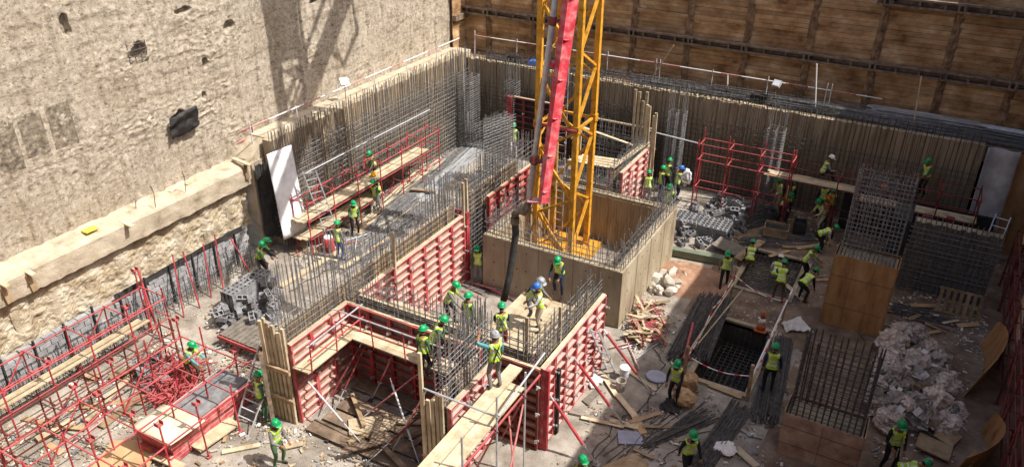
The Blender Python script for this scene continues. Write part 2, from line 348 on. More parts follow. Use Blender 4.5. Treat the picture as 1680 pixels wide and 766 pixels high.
# ---- grey block wall at the foot
BW = thing('block_wall', 'low grey concrete block wall at the foot of the left excavation face', 'wall', (-23.2, 12, 0))
MB().box((-23.28, 11.2, .655), (.16, 16.8, 1.31)).build('mortar_bed', 'mortar', BW)
blk = MB().box((0, 0, 0), (.2, .372, .172)).mesh('wall_block', 'wall_block')
nb = 0
for r in range(7):
    y = 6.0+(.2 if r % 2 else 0)
    while y < 19.3:
        if not(r == 6 and (y < 9 or random.random() < .25)) and not(r >= 4 and 12.5 < y < 13.1):
            place('block', blk, (-23.19+U(-.012, .012), y+.2, .11+r*.2), None, (1, 1, 1), BW); nb += 1
        y += .4
b = MB()
for k in range(11): 
    y = 8.3+k*1.05; b.beam((-23.04, y, 0), (-23.05, y+.05, 1.55+U(-.1, .1)), .09, .05, up=(0, 1, 0))
b.build('post_shadow_strips', 'black_tar_shade', BW, kind='stuff')  # black strips painting the shadows of scaffold posts on the blocks
def tar(a, c): y = 13.4+5.9*a; return (-23.05+.02*fbm(y*3, c, 2), y, 1.38+.22*c+.05*fbm(y*2, 0, 4))
MB().grid(tar, 40, 3).build('tar_coating', 'black_tar_shade', BW)

# ---- left retaining wall (vertical boards) from the ledge end to the corner
def board_wall(name, label, p0, p1, z1, normal, material, wd=.16):
    p0, p1 = Vector(p0), Vector(p1); d = (p1-p0); L = d.length; d.normalize(); n = Vector(normal)
    t = thing(name, label, 'wall', (p0+p1)/2)
    mid = (p0+p1)/2 - n*.3; b = MB(); b.beam(p0-n*.3+Vector((0, 0, z1/2)), p1-n*.3+Vector((0, 0, z1/2)), .42, z1-.02); b.build('wall_body', 'concrete', t)
    b = MB(); s = 0
    q = Matrix((d, -n, Vector((0, 0, 1)))).transposed().to_quaternion()
    while s < L-.05:
        wv = min(wd*U(.85, 1.1), L-s); h = z1+U(-.03, .05)
        b.box(p0+d*(s+wv/2)-n*(.07+U(0, .028))+Vector((0, 0, h/2)), (wv*.93, .05, h), q); s += wv
    b.build('vertical_boards', material, t, kind='stuff'); return t
board_wall('retaining_wall', 'sunlit retaining wall of vertical boards behind rebar on the left', (-22.45, 20.95, 0), (-22.45, 35.6, 0), 4.75, (1, 0, 0), 'boards')
board_wall('retaining_wall', 'long retaining wall of vertical boards behind rebar at the back', (-22.4, 35.6, 0), (2.4, 35.6, 0), 4.45, (0, -1, 0), 'boards')
b = MB(); b.slab(lambda a, c: Vector((-24.1+.97*c, 20.1+1.15*a, 3.86+.84*a+.03*fbm(a*6, c*4, 2))), 16, 10, (0, 0, -.7)); tag(b.build('earth_bench', 'ledge'), kind='structure')
tag(MB().box((-23.55, 20.65, 1.97), (1.0, .7, 3.9)).build('earth_bench', 'soil'), kind='structure')
o = MB().box((-23.35, 28.8, 4.4), (1.25, 15.2, .6)).build('earth_bench', 'ledge'); tag(o, kind='structure')
o = MB().box((-9, 36.72, 4.05), (32, 1.7, .7)).build('earth_bench', 'earth'); tag(o, kind='structure')
b = MB()
for i in range(60):
    x = -22+i*.26+U(-.1, .1); b.box((x, 35.83+U(-.03, .05), 4.47), (U(.2, .32), U(.15, .3), .08), Quaternion((0, 0, 1), U(-.1, .1)))
o = b.build('wall_capping', 'plank'); tag(o, 'pale capping boards along the top of the back retaining wall', 'boards', kind='stuff')

# ---- timber lagged shoring wall at the back
SW = thing('shoring_wall', 'tall brown shoring wall of timber lagging between soldier piles at the back', 'wall', (-9, 37.6, 3.8))
var = []
for k in range(8):
    b = MB(); n = 10
    def lb(a, c, k=k):
        return ((a-.5), -.02+.012*fbm(a*5, k*3.1+c, 2), (c-.5)*.190+.003*fbm(a*4, k*5., c))
    b.slab(lb, n, 2, (0, .05, 0)); var.append(b.mesh('lagging_board', 'lagging'))
PX = [-25.4]+[gy(u, v, 37.45).x for u, v in ((795, 20), (930, 60), (1045, 60), (1190, 60), (1340, 82), (1430, 95), (1520, 80), (1612, 110))]
PX = [-24.6, -22.2, -19.4, -16.6, -13.8, -11.0, -8.2, -5.4, -2.6, .2, 2.75, 5.3]
for i in range(len(PX)-1):
    x0, x1 = PX[i]+.12, PX[i+1]-.12
    for r in range(33):
        z = 4.5+r*.2
        if z > 10.6: break
        o = place('lagging_board', var[(i*7+r*3) % 8], ((x0+x1)/2, 37.5+U(-.025, .03)-(.05 if random.random() < .1 else 0), z), Quaternion((0, 1, 0), U(-.006, .006)), (x1-x0, 1, 1), SW)
MB().box((-9.5, 37.75, 7.3), (32, .3, 6.8)).build('soil_backing', 'earth', SW)
for i, x in enumerate(PX[1:]):
    b = MB()
    def pil(a, c, x=x): z = 4.3+6.4*c; return (x-.17+.34*a+.02*fbm(z*2, x, a), 37.44-.05*math.sin(a*math.pi)+.06*fbm(a*3+x, z*3, 2), z)
    b.grid(pil, 6, 60); b.build('soldier_pile', 'pile_dirt', SW)
for z, xa in ((6.62, -24), (9.42, -3.0)):
    b = MB()
    for dz in (-.15, .15): b.box(((xa+5.3)/2, 37.24, z+dz), (5.3-xa, .3, .085))
    b.box(((xa+5.3)/2, 37.36, z), (5.3-xa, .03, .18)); wl = b.build('wale_beam', 'rust_steel', SW)
    x = xa+.6
    while x < 5: 
        MB().box((x, 37.21, z), (.09, .1, .22)).build('stiffener', 'rust_steel', wl); x += .93+U(-.15, .15)
    for x in PX[1:]:
        if x > xa: MB().box((x-.1, 37.18, z+.02), (.07, .2, .36)).box((x+.12, 37.18, z+.02), (.07, .2, .36)).build('anchor_plate', 'rust_steel', wl)
# timber return in the far corner
CR = thing('corner_shoring', 'dark timber shoring return in the far left corner of the pit', 'wall', (-23.7, 36.9, 4))
for r in range(32): place('lagging_board', var[r % 8], (-23.75+U(-.02, .02), 36.85, 4.5+r*.2), Quaternion((0, 0, 1), R(90)), (1.3, 1, 1), CR)
MB().beam((-23.6, 36.2, 6.3), (-23.6, 37.4, 6.3), .2, .3).build('wale_stub', 'rust_steel', CR)

# ---- the right hand pit wall that throws the shade (out of frame)
RW = thing('shoring_wall', 'tall timber shoring wall closing the shaded right side of the pit', 'wall', (6.4, 15, 0))
MB().box((6.7, 18, 9.45), (.6, 60, 18.9)).build('wall_body', 'lagging', RW)
FW = thing('shoring_wall', 'shoring wall on the viewer side of the pit below the camera', 'wall', (-9, 1, 0))
MB().box((-9, .9, 5.2), (34, .6, 10.4)).build('wall_body', 'lagging', FW)

# ================================================================ FORMWORK, CAGES, CORE
PAN = {}
def panel_mesh(wd, h, frame, ply):
    k = (round(wd, 2), round(h, 2), frame, ply)
    if k in PAN: return PAN[k]
    b = MB(); D = .11
    for x in (.03, wd-.03): b.box((x, .02+D/2, h/2), (.06, D, h))
    n = max(3, round(h/.31))
    for i in range(n+1):
        z = .03+(h-.06)*i/n; b.box((wd/2, .02+D*.5, z), (wd-.12, D*.9, .055))
    f = b.mesh('form_panel', frame)
    p = MB().box((wd/2, 0, h/2), (wd-.01, .036, h-.01)).mesh('form_face', ply)
    PAN[k] = (f, p); return PAN[k]
def formwork(label, p0, p1, out, h=2.9, z0=0., frame='red_dusty', ply='ply_form', pw=.85, clamps=True, top=True):
    p0, p1, out = Vector((*p0, z0)), Vector((*p1, z0)), Vector((*out, 0)); d = p1-p0; L = d.length; d.normalize()
    if d.cross(out).z < 0: p0, p1, d = p1, p0, -d            # local x along wall, local y outward
    t = thing('wall_formwork', label, 'formwork', (p0+p1)/2)
    n = max(1, round(L/pw)); wd = L/n; q = Matrix((d, out, Vector((0, 0, 1)))).transposed().to_quaternion()
    f, p = panel_mesh(wd-.008, h, frame, ply)
    for i in range(n):
        o = place('form_panel', f, p0+d*(i*wd+.004), q, (1, 1, 1), t)
        c = bpy.data.objects.new('form_face', p); link(c, o)
        if clamps:
            for z in (.4, 1.35, 2.4):
                if z < h-.1:
                    b = MB(); b.box((0, .15, 0), (.13, .05, .05)).bar((0, .1, 0), (0, .27, 0), .014, 5).box((0, .23, 0), (.07, .02, .07))
                    k = 'clampmesh'
                    if k not in CACHE: CACHE[k] = b.mesh('clamp', 'clamp')
                    place('clamp', CACHE[k], p0+d*(i*wd)+Vector((0, 0, z+U(-.06, .06))), q @ Quaternion((0, 1, 0), U(-.5, .5)), (1, 1, 1), t)
    if top:
        b = MB(); b.beam(p0+Vector((0, 0, h+.012))+out*.03, p1+Vector((0, 0, h+.012))+out*.03, .1, .02); b.build('top_edge', 'plank', t)
    return t
def prop(label, foot, top, r=.038, material='red', group=None):
    foot, top = Vector(foot), Vector(top); t = thing('push_pull_prop', label, 'prop', foot, group); d = (top-foot)
    rod('inner_tube', foot, foot+d*.34, r*.6, 'galv', t); rod('outer_tube', foot+d*.3, foot+d*.93, r, material, t)
    rod('inner_tube', foot+d*.9, top, r*.6, 'galv', t)
    MB().box(foot+Vector((0, 0, .02)), (.2, .16, .04)).box(foot+Vector((0, 0, .07)), (.04, .1, .12)).build('base_plate', 'clamp', t)
    MB().bar(foot+d*.3-Vector((.09, 0, 0)), foot+d*.3+Vector((.09, 0, 0)), .018).build('collar_handle', 'clamp', t)
    return t

def cage_wall(label, p0, p1, th, z0, z1, sv=.16, sh=.22, zt=None, rv=.013, rh=.010, material='rebar', jit=.05, name='rebar_cage', zh0=None, faces=(0, 1), hook=False):
    p0, p1 = Vector((*p0, 0)), Vector((*p1, 0)); d = p1-p0; L = d.length; d.normalize(); n = Vector((-d.y, d.x, 0))
    t = thing(name, label, 'rebar', (p0+p1)/2+Vector((0, 0, z0))); bv, bh = MB(), MB(); zt = zt or z1-.9
    for f in faces:
        off = n*(th*(f-.5)); s = .05
        while s < L:
            a = p0+d*s+off+n*U(-.015, .015); lean = Vector((U(-jit, jit), U(-jit, jit), 0))
            h = z1+U(-.12, .12)
            bv.bar(a+Vector((0, 0, z0)), a+lean+Vector((0, 0, h)), rv, 5); s += sv*U(.9, 1.1)
        z = (zh0 if zh0 is not None else z0)+.12
        while z < zt:
            zz = U(-.02, .02); o2 = off+n*(.022 if f else -.022); bh.bar(p0-d*.05+o2+Vector((0, 0, z+zz)), p1+d*.05+o2+Vector((0, 0, z+zz+U(-.02, .02))), rh, 5); z += sh*U(.95, 1.05)
    if len(faces) > 1:
        z = zt-.05; s = .1
        while s < L: a = p0+d*s+Vector((0, 0, zt-.08+U(-.25, .1))); bh.bar(a+n*(th*.55), a-n*(th*.55), rh, 5); s += .3
    bv.build('vertical_bars', material, t, kind='stuff'); bh.build('horizontal_bars', material, t, kind='stuff'); return t
def cage_col(label, x0, x1, y0, y1, z0, z1, nx, ny, zt=None, ts=.13, rv=.016, rt=.009, material='rebar', lean=.02, single=False, coil=False):
    t = thing('column_cage', label, 'rebar', ((x0+x1)/2, (y0+y1)/2, z0)); bt = MB(); bv = MB(); zt = zt or z1-.25
    pos = [(x0+(x1-x0)*i/(nx-1), y) for i in range(nx) for y in (y0, y1)] + [(x, y0+(y1-y0)*j/(ny-1)) for j in range(1, ny-1) for x in (x0, x1)]
    for x, y in pos:
        a = Vector((x, y, z0)); c = Vector((x+U(-lean, lean), y+U(-lean, lean), z1+U(-.09, .06)))
        if single: rod('vertical_bar', a, c, rv, material, t, 'bar')
        else: bv.bar(a, c, rv, 5)
    z = z0+.08; e = .03
    while z < zt:
        zz = [z+U(-.02, .02) for _ in range(4)]
        P = [Vector((x0-e, y0-e, zz[0])), Vector((x1+e, y0-e, zz[1])), Vector((x1+e, y1+e, zz[2])), Vector((x0-e, y1+e, zz[3]))]
        if single:
            r_ = MB()
            for i in range(4): r_.bar(P[i], P[(i+1) % 4], rt, 4)
            r_.build('tie', material, t)
        else:
            for i in range(4): bt.bar(P[i], P[(i+1) % 4], rt, 4)
            if coil: xm = (x0+x1)/2; bt.bar((xm, y0-e, z), (xm, y1+e, z+.02), rt, 4); bt.bar((x0-e-.12, y0, z), (x0+.1, y0-.1, z+.06), rt, 4)
        z += ts*U(.9, 1.1)
    if not single: bv.build('vertical_bars', material, t, kind='stuff'); bt.build('ties', material, t, kind='stuff')
    return t

# ---- long wall running to the back on the left of the core
XA, XB = -15.28, -14.5
formwork('red panel formwork on the left side of the open shaft in the foreground', (XB, 13.0), (XB, 15.62), (1, 0))
formwork('plywood faced outer form of the long wall beside the tumbled blocks', (XA, 13.0), (XA, 23.0), (-1, 0), clamps=False, ply='plywood', h=2.85)
formwork('sunlit red panel formwork of the long wall beside the concrete core', (XB, 16.2), (XB, 22.4), (1, 0), frame='red_dusty')
cage_wall('dense tall rebar cage rising at the near end of the long wall', (-14.89, 13.1), (-14.89, 16.3), .42, 0.2, 5.2, .13, .2, 3.7, jit=.09, zh0=2.2)
cage_wall('long rebar cage standing out of the wall formwork beyond the shaft', (-14.89, 16.4), (-14.89, 22.6), .42, .2, 4.1, .17, .22, 3.8, jit=.06, zh0=2.2)
cage_wall('rebar cage at the far end of the long wall near the red pump boom', (-14.89, 22.8), (-14.89, 28.4), .42, 0, 4.3, .17, .2, 3.9, jit=.05)
formwork('short red formwork set at the far end of the long wall left of the mast', (XB, 24.2), (XB, 28.2), (1, 0), frame='red')
formwork('plywood outer form behind the far end of the long wall', (XA, 24.2), (XA, 28.2), (-1, 0), clamps=False, ply='plywood', h=2.85)
# deep red stop end post beside the worker at the core
t = thing('formwork_post', 'bright red stop end post of the long wall formwork beside the core', 'formwork', (-14.6, 22.5, 0))
MB().box((-14.62, 22.52, 1.5), (.5, .1, 3.0)).box((-14.36, 22.52, 1.5), (.08, .2, 3.0)).build('post', 'red', t); 
for i in range(6): MB().box((-14.6, 22.44, .3+i*.5), (.5, .06, .06)).build('rib', 'red_dusty', t)
def timber(label, p, h, n=1, sp=(0, .14), wd=.1, lean=.03, mat_='plank', name='upright_timber'):
    t = thing(name, label, 'timber', p); p = Vector(p)
    for i in range(n): a = p+Vector((sp[0]*i, sp[1]*i, 0)); plank('timber', a, a+Vector((U(-lean, lean), U(-lean, lean), h*U(.9, 1.08))), wd, .07, mat_, t, (1, 0, 0))
    return t
timber('row of upright timbers closing the near end of the long wall', (-15.35, 12.9, 0), 3.5, 6, (.16, 0.0))
timber('row of upright timbers closing the near end of the short cage wall', (-9.62, 13.0, 0), 3.2, 4, (.14, 0))
timber('tall single timber upright behind the short cage wall end', (-9.75, 12.92, 0), 4.1, 1)
timber('lone timber upright rising from the long wall cage', (-14.4, 18.0, 2.6), 1.7, 1)
timber('timber upright at the stop end above the worker by the core', (-14.42, 22.35, 2.4), 1.9, 2, (.05, .2))
MB_ = MB().beam((-15.25, 12.78, .9), (-14.35, 12.78, .95), .08, .14).beam((-15.25, 12.78, 2.0), (-14.35, 12.78, 2.05), .08, .14)
MB_.build('stop_end_waler', 'plank_old', None, 'pair of timber walers across the near end of the long wall', 'timber')
rod_ = plank('steel_soldier', (-15.0, 12.45, 0), (-15.2, 12.6, 2.6), .12, .12, 'rust_steel'); tag(rod_, 'rusty steel soldier leaning at the near end of the long wall', 'beam')

# ---- cross wall at the back of the shaft
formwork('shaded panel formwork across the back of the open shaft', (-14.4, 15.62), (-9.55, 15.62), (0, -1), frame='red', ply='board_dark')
formwork('shaded panel formwork of the cross wall below the two grey planks', (-9.1, 15.62), (-7.65, 15.62), (0, -1), frame='red_rust_shade')
formwork('plywood rear form of the cross wall behind the shaft', (-14.4, 16.12), (-8.15, 16.12), (0, 1), clamps=False, ply='plywood', h=2.85)
cage_wall('rebar mat standing in the cross wall behind the shaft', (-14.6, 15.87), (-8.2, 15.87), .3, .2, 3.95, .2, .22, 3.6, jit=.04, zh0=2.3)
# ---- right wall of the central box
formwork('sunlit red panel formwork on the outer right face of the central box', (-7.66, 15.6), (-7.66, 19.95), (1, 0), h=2.92, frame='red_dusty', pw=.72)
formwork('plywood inner form of the right wall of the central box', (-8.12, 16.2), (-8.12, 19.95), (-1, 0), clamps=False, ply='plywood', h=2.85)
cage_wall('rebar cage along the right wall of the central box', (-7.89, 15.7), (-7.89, 19.9), .3, .2, 3.75, .2, .16, 3.5, jit=.08, zh0=2.4)
MB().box((-7.5, 15.66, 1.46), (.2, .1, 2.9)).build('formwork_post', 'red', None, 'bright red corner post at the near corner of the central box', 'formwork')
MB().box((-7.46, 16.4, 1.25), (.1, .1, 2.4)).build('steel_soldier', 'black_tar_shade', None, 'black steel soldier clamped to the sunlit red formwork', 'beam')
timber('slim timber upright between the cages of the central box corner', (-8.35, 16.05, 2.3), 1.9, 1, wd=.09)
timber('slim timber upright against the outer red formwork', (-7.75, 17.0, 2.3), 1.7, 1, wd=.08)
# ---- short cage wall at the right of the shaft
formwork('low red formwork under the dense cage beside the planked walkway', (-9.12, 13.12), (-9.12, 15.55), (1, 0), h=2.75, frame='red_dusty')
formwork('shaded form on the shaft side of the short cage wall', (-9.58, 13.12), (-9.58, 15.55), (-1, 0), h=2.75, frame='red_rust_shade', clamps=False)
t = cage_col('dense upright rebar cage with long bars standing beside the planked walkway', -9.5, -9.2, 13.2, 15.3, 2.0, 4.9, 3, 15, 4.3, .17, .017, .011, 'rebar', .05, single=True)

# ---- props leaning on the outer red formwork
for i, (fu, fv, tu, tv) in enumerate(((1069, 645, 990, 540), (1024, 697, 943, 588), (979, 762, 903, 649))):
    prop(['far red prop bracing the sunlit formwork beside the white bucket', 'middle red prop bracing the sunlit red formwork', 'near red prop bracing the corner of the sunlit red formwork'][i], gz(fu, fv), gx(tu, tv, -7.42), .05, 'red', 'props on the outer formwork')
# props inside and in front of the shaft
PR = [((610, 655), .0, (655, 560), 2.3), ((545, 680), 0, (610, 545), 2.2), ((600, 735), 0, (475, 590), 1.8), ((575, 700), 0, (690, 610), 1.5), ((600, 760), 0, (725, 650), 1.4),
      ((690, 766), 0, (640, 620), 1.6), ((640, 745), 0, (700, 640), 1.7), ((520, 690), 0, (595, 560), 2.0)]
nmz = ['slim dusty prop leaning against the back form of the shaft', 'slim dusty prop in the left rear of the shaft', 'long dusty prop sloping from the left form across the shaft', 'dark prop crossing the shaft floor to the right form', 'low prop sloping to the right form near the front of the shaft', 'steep prop in the front of the shaft', 'rusty prop rising to the right side of the shaft', 'steep prop close to the left form of the shaft']
for i, ((fu, fv), z, (tu, tv), zt) in enumerate(PR): prop(nmz[i], gz(fu, fv, z), gz(tu, tv, zt), .03, ['red_dusty', 'red_rust_shade', 'galv'][i % 3], 'props inside the shaft')
PR = [((425, 680), (478, 600), 1.6), ((455, 640), (490, 555), 2.2), ((405, 720), (470, 560), 2.2)]
for i, ((fu, fv), (tu, tv), zt) in enumerate(PR): prop(['pale steel prop at the near end of the long wall, nearest the ladder', 'short pale steel prop at the near end of the long wall', 'long pale steel prop standing beside the near ladder'][i], gz(fu, fv), gz(tu, tv, zt), .03, 'galv', 'props at the long wall end')

# ---- bracket walkways inside the shaft
def walkway(label, p0, p1, z, across, wd=.62, n=3, rail=True, mt='plank', side=1):
    p0, p1 = Vector((*p0, z)), Vector((*p1, z)); d = (p1-p0); L = d.length; d.normalize(); ac = Vector((*across, 0))
    t = thing('bracket_walkway', label, 'walkway', (p0+p1)/2); w1 = wd/n
    for i in range(n): a = ac*(w1*(i+.5)); plank('board', p0+a+Vector((0, 0, U(0, .015))), p1+a+Vector((0, 0, U(0, .015))), w1*.95, .045, mt, t, ac)
    k = max(2, round(L/1.5))
    for i in range(k+1):
        e = p0+d*(L*(.06+.88*i/k))
        rod('bracket', e+Vector((0, 0, -.05)), e+ac*wd+Vector((0, 0, -.05)), .03, 'red', t); rod('bracket_strut', e+Vector((0, 0, -.8)), e+ac*wd*.95+Vector((0, 0, -.06)), .025, 'red', t)
        if rail: rod('rail_post', e+ac*wd+Vector((0, 0, -.05)), e+ac*(wd+.05)+Vector((0, 0, 1.0)), .022, 'red', t)
    if rail:
        for h in (.5, .95): rod('guard_rail', p0+ac*(wd+.05)+Vector((0, 0, h)), p1+ac*(wd+.05)+Vector((0, 0, h+.02)), .024, 'galv' if h > .6 else 'red', t)
    return t
walkway('planked bracket walkway along the left form of the shaft', (-14.34, 12.9), (-14.34, 15.4), 2.2, (1, 0))
walkway('planked bracket walkway across the back of the shaft', (-14.3, 15.45), (-10.3, 15.45), 2.2, (0, -1))
t = walkway('deck of pale planks inside the central box where workers stand', (-13.9, 16.3), (-8.3, 16.3), 2.1, (0, 1), 1.0, 4, False)
t = walkway('pale planked deck along the right wall inside the central box', (-8.3, 17.35), (-8.3, 19.9), 2.1, (-1, 0), 2.2, 8, False, 'plank')
MB().slab(lambda a, c: gz(660+90*a-20*c, 770-10*c+0*a, 0)+Vector((0, 0, 0)), 1, 1, (0, 0, .01))
# big planked walkway in the foreground
t = thing('planked_walkway', 'two broad pale scaffold planks running towards the camera in the foreground', 'walkway', (-8.1, 13, 2.7))
for x0, x1, ya, yb, z in ((-8.52, -8.12, 10.9, 15.4, 2.86), (-8.09, -7.68, 11.0, 14.7, 2.86)):
    for k in range(2): xx = x0+(x1-x0)*(k+.5)/2; plank('plank', (xx, ya+U(-.05, .05), z), (xx, yb, z+.01), (x1-x0)/2*.97, .05, 'plank', t, (1, 0, 0))
rod('edge_tube', (-7.62, 11, 2.78), (-7.62, 15.5, 2.78), .035, 'red', t); rod('edge_tube', (-8.55, 11, 2.75), (-8.55, 15.5, 2.75), .035, 'red', t)
for y in (11.4, 13.0, 14.5):
    rod('standard', (-7.55, y, 0), (-7.55, y, 3.9 if y < 14 else 3.6), .028, 'galv', t); rod('transom', (-8.7, y, 2.78), (-7.5, y, 2.78), .028, 'red_rust_shade', t)
    rod('brace', (-7.6, y, 2.7), (-8.7, y+.8, .2), .026, 'red_dusty', t)
rod('brace', (-7.55, 14.4, 2.6), (-7.1, 12.2, .1), .028, 'red_dusty', t); rod('brace', (-8.1, 14.6, 1.9), (-7.3, 13.6, .1), .028, 'red_dusty', t)
rod('guard_rail', (-9.75, 12.95, 3.3), (-7.5, 13.0, 3.25), .028, 'galv', t); rod('guard_rail', (-7.5, 13.0, 3.3), (-7.55, 15.6, 3.5), .03, 'galv', t)
# timber floor of the shaft
t = thing('plank_floor', 'timber boards darkened for shade, laid over the floor of the open shaft', 'floor boards', (-12, 13, 0))
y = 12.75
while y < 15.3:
    wv = U(.5, .75); plank('board', (-13.9+U(-.2, .2), y+wv/2, .09+U(0, .03)), (-9.75, y+wv/2, .09+U(0, .03)), wv*.93, .04, 'shaded_shaft_board', t, (0, 1, 0)); y += wv+.05+(.22 if random.random() < .35 else 0)
for x in (-13.2, -11.8, -10.4): plank('joist', (x, 12.7, .035), (x, 15.3, .035), .12, .07, 'black_tar_shade', t, (1, 0, 0))
for k in range(9):
    a = U(0, 3.1); p = Vector((U(-13.6, -10.2), U(12.9, 15.0), .15+.03*k)); dv = Vector((math.cos(a), math.sin(a), 0))*U(.4, 1.0)
    o = plank('loose_plank', p-dv, p+dv, U(.1, .2), .05, random.choice(('plank_old', 'shaded_shaft_board', 'plank'))); tag(o, 'loose timber lying on the boards of the open shaft', 'timber', 'timbers on the shaft floor')
o = plank('hatch_cover', (-12.9, 13.4, .18), (-12.0, 14.2, .18), .7, .04, 'plank'); tag(o, 'sunlit slatted timber cover on the shaft floor', 'timber')

# ---- concrete core with the mast inside
t = thing('concrete_core', 'hollow concrete core box around the foot of the yellow mast', 'concrete core', (-10.7, 25.3, 0)); h = 2.32
b = MB(); x0, x1, y0, y1, tk = -13.57, -7.92, 22.35, 28.2, .36
b.box(((x0+x1)/2, y0+tk/2, h/2), (x1-x0, tk, h)); b.box(((x0+x1)/2, y1-tk/2, h/2), (x1-x0, tk, h))
b.box((x0+tk/2, (y0+y1)/2, h/2-.002), (tk, y1-y0-2*tk-.004, h)); b.box((x1-tk/2, (y0+y1)/2, h/2-.002), (tk, y1-y0-2*tk-.004, h)); b.build('core_walls', 'concrete', t)
b = MB()
for i in range(40):
    x = x0+tk+.07+i*.124; b.box((x, y1-tk-.03, 1.1), (.115, .04, 2.25+U(-.03, .03)))
for i in range(40):
    y = y0+tk+.07+i*.127; b.box((x0+tk+.03, y, 1.1), (.04, .118, 2.25+U(-.03, .03)))
b.build('inner_boards', 'boards', t, kind='stuff')
for k, x in enumerate((-12.6, -11.2, -9.8, -8.8)): MB().box((x, y0-.004, h/2), (.012, .012, h)).build('panel_joint', 'board_dark', t)
for k, y in enumerate((23.8, 25.2, 26.7)): MB().box((x1+.004, y, h/2), (.012, .012, h)).build('panel_joint', 'board_dark', t)
for x in (-13.1, -12.1, -11.7, -10.7, -10.3, -9.3, -8.4):
    for z in (.45, 1.25, 2.0): MB().bar((x, y0-.006, z), (x, y0+.01, z), .03, 8).build('tie_hole', 'black_tar_shade', t)
for y in (23.0, 24.3, 24.8, 25.7, 26.3, 27.4):
    for z in (.45, 1.25, 2.0): MB().bar((x1+.006, y, z), (x1-.01, y, z), .03, 8).build('tie_hole', 'black_tar_shade', t)
for nm, a, c in (('starter bars along the front wall of the concrete core', (x0+.1, y0+tk/2), (x1-.1, y0+tk/2)), ('starter bars along the right wall of the concrete core', (x1-tk/2, y0+.2), (x1-tk/2, y1-.1)), ('starter bars along the left wall of the concrete core', (x0+tk/2, y0+.3), (x0+tk/2, y1-.2)), ('starter bars along the rear wall of the concrete core', (x0+.3, y1-tk/2), (x1-.3, y1-tk/2))):
    cage_wall(nm, a, c, .24, 2.2, 3.35, .2, .24, 3.0, .013, .010, name='starter_bars', jit=.12, zh0=2.3)

# ---- lattice mast
t = thing('tower_mast', 'tall yellow lattice tower mast rising out of the concrete core', 'crane mast', (-12.1, 26.2, 0))
mx, my, mw = -12.9, 25.4, 1.6; TOP = 34
cs = [Vector((mx, my, 0)), Vector((mx+mw, my, 0)), Vector((mx+mw, my+mw, 0)), Vector((mx, my+mw, 0))]
for c in cs: MB().beam(c, c+Vector((0, 0, TOP)), .2, .2, up=(0, 1, 0)).build('leg', 'yellow', t)
for i in range(4):
    a, c = cs[i], cs[(i+1) % 4]; ins = (c-a).normalized()*.12; z = .3+.35*(i % 2); fl = i % 2
    while z < TOP-3:
        p0, p1 = (a+ins, c-ins) if fl else (c-ins, a+ins)
        plank('diagonal', p0+Vector((0, 0, z)), p1+Vector((0, 0, z+1.75)), *((.10, .10) if i != 3 else (.05, .05)), 'yellow', t)
        plank('diagonal', p1+Vector((0, 0, z+1.85)), p0+Vector((0, 0, z+2.65)), *((.085, .085) if i != 3 else (.05, .05)), 'yellow', t); z += 2.75
    for k in range(6): plank('strut', a+ins+Vector((0, 0, .3+5.6*k)), c-ins+Vector((0, 0, .3+5.6*k)), .09, .09, 'yellow', t)
for c in cs:
    for k in range(6): MB().box(c+Vector((0, 0, .3+5.6*k)), (.27, .27, .3)).bar(c+Vector((-.18, -.05, .2+5.6*k)), c+Vector((.18, -.05, .2+5.6*k)), .03, 6).build('joint_sleeve', 'yellow', t)
MB().box((-12.1, 26.2, .14), (2.6, 2.6, .25)).build('base_frame', 'yellow', t)
for s in (0, 1): 
    for dx in (-.18, .18): rod('ladder_stile', (-12.3+dx, 26.3, .3), (-12.3+dx, 26.3, TOP), .02, 'galv', t)
    break
b = MB()
for i in range(100): b.bar((-12.48, 26.3, .5+i*.33), (-12.12, 26.3, .5+i*.33), .014, 5)
b.build('ladder_rungs', 'galv', t, kind='stuff')
b = MB()
for zz in range(1, 8):
    for j in range(10):
        a0, a1 = math.pi*j/10, math.pi*(j+1)/10; f = lambda q: Vector((-12.3+.36*math.cos(q), 26.35+.5*math.sin(q), zz*2.1+.9)); b.bar(f(a0), f(a1), .008, 4)
b.build('ladder_hoops', 'galv', t, kind='stuff')
for z in (25.7,): MB().box((-12.1, 26.2, z), (1.3, 1.2, 1.1)).build('access_platform', 'galv', t)
for z in (5.9,): rod('tie_collar', (-12.99, 25.28, z), (-11.2, 25.28, z), .07, 'red', t)

# ---- concrete pump boom with delivery pipe and end hose
T = gy(891, 333, 18.0); K = Vector((-8.67, 20.0, 17.5)); E_ = Vector((-9.0, 31.5, 31.7))
t = thing('pump_boom', 'red concrete pump boom with grey delivery pipe and hanging end hose', 'pump boom', T)
Kp = T+(gy(936, 0, 18.9)-T)*2.1
d = (Kp-T).normalized(); sd = d.cross(Vector((.5, 1, 0))).normalized()
def taperbeam(p, q, w0, h0, w1, h1):
    p, q = Vector(p), Vector(q); dd = (q-p).normalized(); a = sd; c = dd.cross(a).normalized(); vs = []
    for e, ww, hh in ((p, w0, h0), (q, w1, h1)):
        for i, j in ((-1, -1), (1, -1), (1, 1), (-1, 1)): vs.append(e+a*(i*ww/2)+c*(j*hh/2))
    return MB().add(vs, [(3, 2, 1, 0), (4, 5, 6, 7), (0, 1, 5, 4), (1, 2, 6, 5), (2, 3, 7, 6), (3, 0, 4, 7)])
taperbeam(T, Kp, .16, .26, .34, .46).build('arm', 'pump_red', t)
s2 = d.cross(sd).normalized()
taperbeam(T+sd*.1-s2*.05, Kp+sd*.2-s2*.08, .05, .2, .07, .36).build('arm_flange', 'pump_red', t)
pa = gy(868, 326, 17.95); pb = pa+(gy(911, 0, 18.85)-pa)*2.1
MB().tube([pa, pa+(pb-pa)*.5, pb], [.085, .08, .08], 12).build('delivery_pipe', 'galv', t, smooth=True)
